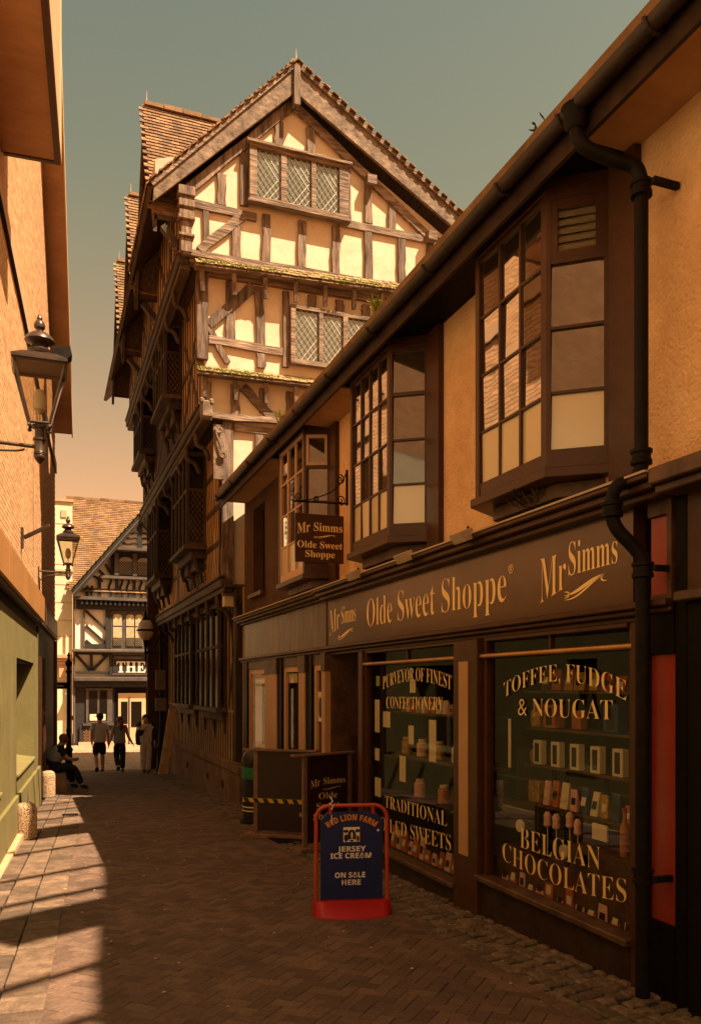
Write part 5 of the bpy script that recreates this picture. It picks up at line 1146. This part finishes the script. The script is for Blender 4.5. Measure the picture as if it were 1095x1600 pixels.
def person(label,loc,rz,J,top,bottom,hair,shortleg=False,female=False,cap=False,long_hair=False,jacket=False,sleeve=.6):
    t=thing('person',label,'person',loc,rz)
    V=[];E=[];Rr=[]
    def a(p,r,link=None):
        V.append(tuple(p)); Rr.append(r); 
        if link is not None: E.append((link,len(V)-1))
        return len(V)-1
    pel=a(J['pelvis'],(.14,.105)); ch=a(J['chest'],(.165,.115),pel) ; 
    mid=Vector(J['pelvis']).lerp(Vector(J['chest']),.5)
    nk=a(J['neck'],(.068,.068),ch); hb=a(Vector(J['neck']).lerp(Vector(J['head']),.45),(.066,.07),nk); hd=a(J['head'],(.105,.12),hb); 
    up=(Vector(J['head'])-Vector(J['neck'])).normalized(); a(Vector(J['head'])+up*.085,(.075,.085),hd)
    fw=Vector(J.get('face',(0,1,0))); nose=a(Vector(J['head'])+fw*.125-up*.01,(.016,.02),hd)
    for s in ('l','r'):
        sh=a(J['sh'+s],(.055,.05),ch); el_=a(J['el'+s],(.050,.048),sh); wr=a(J['wr'+s],(.034,.03),el_)
        d=(Vector(J['wr'+s])-Vector(J['el'+s])).normalized(); side=d.cross(Vector((1,0,0))); side=side.normalized() if side.length>.2 else Vector((0,1,0))
        pm=a(Vector(J['wr'+s])+d*.06,(.034,.018),wr)
        for k,l in enumerate((.07,.085,.08,.06)):
            b0=Vector(V[pm])+d*.025+side*(.024-.016*k); f1=a(b0,(.0095,.0095),pm); a(b0+d*l+Vector((.01 if s=='l' else -.01,0,0)),(.007,.007),f1)
        th_=a(Vector(V[wr])+d*.035+side*.04,(.011,.011),wr); a(Vector(V[wr])+d*.085+side*.06,(.009,.009),th_)
        hp=a(J['hip'+s],(.088,.088),pel); kn=a(J['kn'+s],(.066,.068),hp); cf=a(Vector(J['kn'+s]).lerp(Vector(J['an'+s]),.35),(.066,.07),kn); an=a(J['an'+s],(.042,.042),cf); toe=a(J['to'+s],(.034,.024),an)
    skinned('body',V,E,Rr,'skin',t)
    # top
    V2=[];E2=[];R2=[]
    def c(p,r,link=None):
        V2.append(tuple(p)); R2.append(r)
        if link is not None: E2.append((link,len(V2)-1))
        return len(V2)-1
    pe=Vector(J['pelvis']); cs_=Vector(J['chest'])
    wz=c(pe.lerp(cs_,-.22),(.20,.15)); w0=c(pe.lerp(cs_,.0),(.205,.155),wz); w1=c(pe.lerp(cs_,.45),(.20 if not female else .17,.15),w0); w2=c(cs_,(.20 if not female else .175,.15),w1); w3=c(cs_.lerp(Vector(J['neck']),.62),(.13,.11),w2)
    for s in ('l','r'):
        q=c(Vector(J['sh'+s]),(.088,.085),w2); sl_=Vector(J['sh'+s]).lerp(Vector(J['el'+s]),sleeve); q2=c(sl_,(.080,.076),q)
        if sleeve>=1:
            c(Vector(J['el'+s]).lerp(Vector(J['wr'+s]),.85),(.045,.042),q2)
    skinned('shirt',V2,E2,R2,top,t)
    if jacket:
        for s in ('l','r'):
            sg=-1 if s=='l' else 1
            v=[cs_+Vector((sg*.13,-.02,.10)),cs_+Vector((sg*.17,-.03,-.1)),pe+Vector((sg*.17,-.03,-.02)),pe+Vector((sg*.16,-.03,-.12))]
            e=[(0,1),(1,2),(2,3)]; v+= [Vector(J['sh'+s])+Vector((0,0,.01)),Vector(J['el'+s]),Vector(J['el'+s]).lerp(Vector(J['wr'+s]),.8)]; e+=[(0,4),(4,5),(5,6)]
            skinned('jacket',[tuple(q) for q in v],e,[(.075,.13),(.09,.15),(.09,.14),(.08,.12),(.09,.085),(.066,.064),(.05,.05)],'dark_cloth',t)
    V3=[];E3=[];R3=[]
    def f(p,r,link=None):
        V3.append(tuple(p)); R3.append(r)
        if link is not None: E3.append((link,len(V3)-1))
        return len(V3)-1
    p0=f(pe+Vector((0,0,.08)),(.19,.15)); p1=f(pe+Vector((0,0,-.04)),(.195,.155),p0)
    for s in ('l','r'):
        h=f(Vector(J['hip'+s]),(.125,.12),p1); kn=Vector(J['kn'+s]); 
        if shortleg: f(Vector(J['hip'+s]).lerp(kn,.92),(.115,.115),h)
        else: k1=f(kn,(.088,.09),h); f(kn.lerp(Vector(J['an'+s]),.93),(.076,.078),k1)
    skinned('shorts' if shortleg else 'trousers',V3,E3,R3,bottom,t)
    for s in ('l','r'):
        an=Vector(J['an'+s]); to=Vector(J['to'+s]); d=(to-an)
        hl=an-d*.35+Vector((0,0,-.02)); skinned('shoe',[tuple(hl),tuple(an.lerp(to,.35)),tuple(to)],[(0,1),(1,2)],[(.06,.055),(.066,.056),(.055,.038)],'blk',t)
    h=Vector(J['head']); b=B(); b.lathe([(.02,-.10),(.07,-.085),(.098,-.03),(.104,.02),(.095,.065),(.065,.10),(.02,.117)],tuple(h-fw*.035+up*.03),14); b.build('hair',hair,t,local=True,smooth=True)
    if long_hair: skinned('ponytail',[tuple(h-fw*.09+up*.03),tuple(h-fw*.13-up*.06),tuple(h-fw*.12-up*.20),tuple(h-fw*.11-up*.3)],[(0,1),(1,2),(2,3)],[(.07,.07),(.08,.075),(.07,.06),(.025,.025)],hair,t)
    if cap:
        b=B(); b.lathe([(.110,.0),(.112,.03),(.10,.085),(.06,.118),(.02,.126)],tuple(h-fw*.02+up*.03),16); b.prism([(h.x-.07+fw.x*.1,h.y+fw.y*.08),(h.x+.07+fw.x*.1,h.y+fw.y*.08),(h.x+.055+fw.x*.2,h.y+fw.y*.19),(h.x-.055+fw.x*.2,h.y+fw.y*.19)],'z',h.z+.035,h.z+.047); o=b.build('cap','dark_cloth',t,local=True,smooth=True)
    return t
walk=dict(pelvis=(0,0,.97),chest=(0,.02,1.32),neck=(0,.02,1.50),head=(0,.04,1.655),shl=(-.20,.02,1.44),shr=(.20,.02,1.44),ell=(-.235,-.03,1.15),elr=(.24,-.04,1.15),wrl=(-.22,.03,.92),wrr=(.25,0,.92),
  hipl=(-.09,0,.90),hipr=(.09,0,.90),knl=(-.10,.14,.50),knr=(.09,.03,.49),anl=(-.10,-.16,.16),anr=(.10,.12,.075),tol=(-.10,-.10,.03),tor=(.10,.27,.035))
m1=dict(walk); m1['face']=(-.5,.85,0)
person('man from behind in grey T-shirt, dark shorts and cap, walking away',(1.56,25.7,gz(0,25.7)),R(4),m1,'grey_cloth','dark_cloth','hair',shortleg=True,cap=True)
m2=dict(walk); m2.update(pelvis=(0,0,.93),chest=(0,.01,1.25),neck=(0,.01,1.41),head=(0,.02,1.56),shl=(-.17,.01,1.36),shr=(.17,.01,1.36),ell=(-.24,0,1.10),elr=(.25,-.05,1.08),wrl=(-.30,.02,.88),wrr=(.36,.0,.90),hipl=(-.09,0,.86),hipr=(.09,0,.86),knl=(-.08,.10,.47),anl=(-.06,-.17,.19),tol=(-.06,-.12,.06),face=(-.3,.95,0))
person('woman from behind in slate top and dark trousers walking beside the man in shorts',(2.12,25.4,gz(0,25.4)),R(2),m2,'blue_cloth','dark_cloth','hair_r',female=True,long_hair=True,sleeve=.5)
m3=dict(walk); m3.update(pelvis=(0,0,.95),chest=(.0,-.01,1.29),neck=(0,.0,1.46),head=(.01,.05,1.61),shl=(-.19,0,1.40),shr=(.19,0,1.40),ell=(-.25,.04,1.14),elr=(.20,.14,1.14),wrl=(-.24,.10,.92),wrr=(.05,.22,1.36),knl=(-.07,.08,.49),knr=(.08,.06,.49),anl=(-.06,.14,.08),tol=(-.08,.28,.03),anr=(.06,-.02,.08),tor=(.09,.12,.03),face=(.1,.95,-.1))
person('person in open dark shirt and pale trousers facing us with hand raised to the mouth',(2.80,24.6,gz(0,24.6)),R(178),m3,'grey_cloth','pale_cloth','hair',jacket=True)
m4=dict(pelvis=(0,0,.56),chest=(0,.12,.88),neck=(0,.19,1.05),head=(.02,.27,1.19),shl=(-.19,.14,1.0),shr=(.19,.14,1.0),ell=(-.24,.26,.76),elr=(.24,.28,.76),wrl=(-.10,.46,.72),wrr=(.12,.48,.74),hipl=(-.10,.04,.54),hipr=(.10,.04,.54),knl=(-.13,.46,.56),knr=(.13,.46,.56),anl=(-.13,.52,.12),anr=(.13,.66,.11),tol=(-.13,.66,.05),tor=(.13,.80,.04),face=(-.3,.9,-.1))
person('red haired man seated on the ledge in grey hooded vest and dark jeans',(.16,20.0,gz(0,20)-.0),R(-72),m4,'dark_cloth','dark_cloth','hair_r',sleeve=.7)
sv=bpy.data.objects.new('vest_helper',None)
VT=skinned('hooded_vest',[(0,.02,.62),(0,.08,.80),(0,.13,.98),(0,.06,1.06)],[(0,1),(1,2),(2,3)],[(.21,.17),(.23,.18),(.235,.17),(.15,.11)],'blue_cloth',[o for o in bpy.data.objects if o.get('label','').startswith('red haired')][0])

# ------------------------------------------------------------ shelves and sweets in the windows
def prod(name,label,cat,m,x0,x1,y0,y1,z0,z1,group=None,front=None):
    o=bx(name,m,None,x0,x1,y0,y1,z0,z1,bevel=.004); tag(o,label,cat,group)
    if front: B().box(x0-.003,x0-.001,y0+(y1-y0)*.25,y1-(y1-y0)*.25,z0+(z1-z0)*.12,z1-(z1-z0)*.12).build('printed_label',front,o)
    return o
shl=B()
SHX=4.35
sh1=thing('shelf_unit','dark shelves of sweet boxes seen through the window marked nougat','shelf',(4.5,5.3,.1))
for z in (.78,1.12,1.44,1.76): bx('shelf','brown_w',sh1,3.98,4.30,4.35,6.22,z-.02,z)
for y in (4.35,4.9,5.45,6.0,6.18): bx('upright','interior',sh1,4.27,4.30,y,y+.03,.1,2.0)
for i in range(6):
    y=4.66+i*.265; prod('sweet_box','cream sweet box with black label in the row of six across the shelf','sweet box','white',4.0,4.06,y,y+.12,1.12,1.33,'row of cream sweet boxes',front='blk')
prod('chocolate_box','orange chocolate box above the left of the row of cream boxes','chocolate box','obox',4.0,4.1,5.78,5.95,1.445,1.64,front='blk')
prod('chocolate_box','blue chocolate box above the right of the row of cream boxes','chocolate box','bluebox',4.0,4.1,4.98,5.15,1.445,1.66,front='blk')
prod('chocolate_box','brown chocolate box in the middle between the orange and blue boxes','chocolate box','obox',4.05,4.12,5.50,5.62,1.445,1.60)
prod('gift_box','amber gift box standing low at the left of the shelf','gift box','goldbag',4.0,4.08,6.02,6.18,.785,.97); prod('price_card','tall narrow white card at the left edge of the window','card','white',3.72,3.73,6.02,6.06,1.10,1.52)
def bag(label,x,y,z,h):
    b=B(); b.lathe([(.055,0),(.065,h*.3),(.06,h*.65),(.03,h*.8),(.05,h)],(x,y,z),10); o=b.build('sweet_bag','goldbag',None,smooth=False); tag(o,label,'sweet bag')
bag('gold foil sweet bag on the far right end of the shelf',4.06,4.48,1.445,.2); bag('gold foil sweet bag on the left side of the shelf',4.06,6.12,1.445,.2); bag('small gold bag on the lower shelf at left',4.06,6.13,1.125,.17)
def lolly(label,y,x=3.82,z=.62):
    t=thing('lollipop',label,'lollipop',(x,y,z-.22),0,'lollipops on sticks in the right window')
    B().tube([(x,y,z-.25),(x,y,z)],.004,5).build('stick','white',t); B().lathe([(.01,0),(.032,.02),(.028,.07),(.033,.10),(.015,.13)],(x,y,z-.01),10).build('sweet','pink',t,smooth=True)
for i,(y,l) in enumerate(((5.62,'pink lollipop leftmost of the four sticks'),(5.50,'pale lollipop second from left'),(5.32,'large pink lollipop third from left'),(5.22,'pink lollipop rightmost of the four sticks'))): lolly(l,y,z=.66 if i!=2 else .70)
def disc(label,y,z,x=3.74):
    b=B(); n=14; b.prism([(y+.055*math.cos(a),z+.055*math.sin(a)) for a in [2*PI*k/n for k in range(n)]],'x',x,x+.03); tag(b.build('sweet_tin','white',None,bevel=.004),label,'tin')
disc('round white tin lid leftmost under the lollipops',5.92,.62); disc('round white tin lid below the lollipops',5.30,.52); disc('round white tin lid right of the lollipops',5.02,.50)
def bottle(label,x,y,z,h):
    t=thing('sauce_bottle',label,'bottle',(x,y,z)); B().lathe([(.03,0),(.035,.02),(.035,h*.55),(.015,h*.75),(.014,h*.9)],(x,y,z),12).build('glass_body','obox',t,smooth=True); B().lathe([(.016,h*.9),(.018,h)],(x,y,z),10).build('cap','redpl',t)
bottle('brown bottle with red cap near the right edge of the window',3.82,4.68,.60,.34); 
prod('sweet_jar_card','cream card stand left of the brown bottle','card','white',3.82,3.84,4.88,5.05,.66,.78)
bx('display_step','brown_w',None,3.70,3.93,4.35,6.2,.10,.42); tag(bpy.data.objects['display_step'],'low stepped display stand inside the right window','display stand')
bx('display_step','brown_w',None,3.74,3.92,4.5,5.2,.422,.60); tag(bpy.data.objects['display_step.001'],'small raised plinth behind the lollipops','display stand')
def packets(label,grp,n,y0,y1,x,z,hs,ms):
    for i in range(n):
        y=y0+(y1-y0)*i/n; h=random.uniform(*hs); w_=(y1-y0)/n*random.uniform(.6,.85); m=ms[(i*3+i//2)%len(ms)]
        b=B(); t=random.uniform(-.015,.015); b.add([(x,y,z),(x+.05,y,z),(x+.05,y+w_,z),(x,y+w_,z),(x+.02+t,y+.005,z+h),(x+.03+t,y+.005,z+h),(x+.03+t,y+w_-.005,z+h),(x+.02+t,y+w_-.005,z+h)],[(0,3,2,1),(4,5,6,7),(0,1,5,4),(1,2,6,5),(2,3,7,6),(3,0,4,7)])
        o=b.build('sweet_packet',m,None); tag(o,label,'sweet packet',grp); B().add([(x-.001,y+w_*.2,z+h*.3),(x-.001,y+w_*.8,z+h*.3),(x+.009+t*.5,y+w_*.8,z+h*.62),(x+.009+t*.5,y+w_*.2,z+h*.62)],[(0,3,2,1)]).build('print','white' if i%2 else 'blk',o)
MS=['pink','goldbag','white','obox','bluebox','redpl','limec']
packets('coloured sweet packet standing on the floor of the right window behind the chocolates lettering','packets along the bottom of the right window',13,4.45,6.15,3.69,.10,(.12,.24),MS)
packets('coloured packet on the low shelf of the right window behind the lollipops','packets on the low shelf of the right window',12,4.45,6.0,4.0,.785,(.12,.22),['obox','white','goldbag','pink','bluebox'])
packets('dark red or gold packet on the top shelf of the right window','packets on the top shelf of the right window',10,4.45,6.05,4.02,1.765,(.10,.2),['obox','goldbag','redpl','brown_w'])
packets('coloured sweet packet on the floor of the left window','packets along the bottom of the left window',12,6.9,8.7,3.75,-.058,(.12,.26),MS)
packets('small bright packet on the top shelf of the left window','packets on the top shelf of the left window',14,6.95,8.8,3.93,1.502,(.10,.2),['goldbag','white','pink','redpl','obox'])
tag(bx('shelf_unit','brown_w',None,3.9,4.2,6.8,9.0,1.48,1.5),'topmost shelf of small packets in the left window','shelf')
# leaflets and jars in left window
lf=[('lime green leaflet at the upper left corner of the window',8.78,1.86,.10,.12,'limec'),('long white leaflet taped on the left edge',8.80,1.45,.14,.38,'white'),('square white leaflet left of the lettering confectionery',8.52,1.42,.2,.18,'white'),('small white leaflet low on the left edge',8.80,1.0,.13,.14,'white'),('cream leaflet near the bottom of the left edge',8.78,.62,.18,.22,'white'),('white notice in the middle under the lettering',7.86,1.28,.13,.2,'white'),('cream notice right of the middle',8.08,.90,.16,.28,'white'),('white card behind the arched lettering',7.82,1.80,.14,.14,'white'),('tall white leaflet on the right of the window',7.35,1.25,.16,.42,'white')]
for l,y,z,wd,h,m in lf:
    o=bx('leaflet',m,None,3.64,3.643,y-wd/2,y+wd/2,z-h/2,z+h/2); tag(o,l,'leaflet','leaflets taped inside the left window')
tag(bx('shelf_unit','brown_w',None,3.9,4.2,6.8,9.0,.98,1.0),'upper glass shelf carrying sweet jars in the left window','shelf'); tag(bx('shelf_unit','brown_w',None,3.9,4.2,6.8,9.0,.52,.54),'lower shelf carrying boxes in the left window','shelf')
def jar(label,y,z,m,h=.2):
    t=thing('sweet_jar',label,'jar',(4.0,y,z)); B().lathe([(.055,0),(.065,.01),(.065,h*.75),(.04,h*.88)],(4.0,y,z),12).build('jar_body',m,t,smooth=True); B().lathe([(.045,h*.88),(.047,h)],(4.0,y,z),12).build('lid','white',t)
for i,(m,l) in enumerate((('goldbag','jar of amber sweets at the left end of the upper shelf'),('pink','jar of pink sweets second on the upper shelf'),('goldbag','jar of golden sweets in the middle of the upper shelf'),('white','jar of white sweets right of the middle of the upper shelf'),('obox','jar of orange sweets at the right end of the upper shelf'))): jar(l,8.75-i*.42,1.0,m)
for i,(m,l) in enumerate((('pink','jar of pink sweets at the left of the lower shelf'),('obox','jar of orange sweets on the lower shelf middle'),('white','jar of white sweets at the right of the lower shelf'))): jar(l,8.4-i*.6,.54,m)
prod('display_box','white display box at the right end of the left window','box','white',3.92,4.1,6.95,7.3,.54,.68)
# floor grate beside board, unattached bars and sheets added out of view to break up the sunlight
def over(name,label,yg,x=.5,h=16,w=.13,d=.05):
    k=h-gz(0,yg); cx=x+k*SUN.x/SUN.z; cyy=yg+k*SUN.y/SUN.z; u=Vector((.84,.53,0)).normalized()
    o=B().bar(Vector((cx,cyy,h))-u*1.15,Vector((cx,cyy,h))+u*1.15,w,d,(0,0,1)).build(name,'iron',None); tag(o,label,'cable' if 'cable' in name else 'blocker','blockers added high over the alley')
for yg,wd in ((17.4,.13),(16.3,.12),(15.0,.12),(11.7,.13),(10.0,.13),(8.75,.13),(6.2,.13),(5.2,.13)): over('overhead_cable','dark unattached bar added out of view to shade the paving',yg,w=wd*.8)
def sheet(pts,h=16):
    vs=[]
    for (x,y) in pts:
        k=h-gz(0,y); vs.append((x+k*SUN.x/SUN.z,y+k*SUN.y/SUN.z))
    b=B(); b.prism(vs,'z',h,h+.04); tag(b.build('shadow_sheet','iron',None),'tapering dark sheet added out of view to trim the near sun patch','blocker','blockers added high over the alley')
sheet([(.12,1.5),(1.2,1.5),(1.2,13.5),(.76,12.5),(.60,9.0),(.34,6.0)])  # added sheet, its outline shaped to cut the near edge of the sunlight
for yg,wd in ((13.4,1.0),(7.75,.85)): over('shadow_sheet','dark banner added high out of view to shade the paving in a band',yg,w=wd)  # wide added slabs, hung on nothing, casting the dark bands between sun patches

# scraps and gum along the setts
b=B()
for i in range(150):
    x=random.choice([random.gauss(2.93,.08),random.uniform(.2,3.4)]) if i%3 else random.uniform(-.1,3.3); y=random.uniform(3.3,14); r_=random.uniform(.006,.02); z=gz(x,y)+.006
    b.add([(x-r_,y,z),(x,y-r_*.7,z+.003),(x+r_,y+.002,z),(x,y+r_*.8,z+.004)],[(0,1,2,3)])
tag(b.build('litter_scraps','trim',None),kind='stuff')
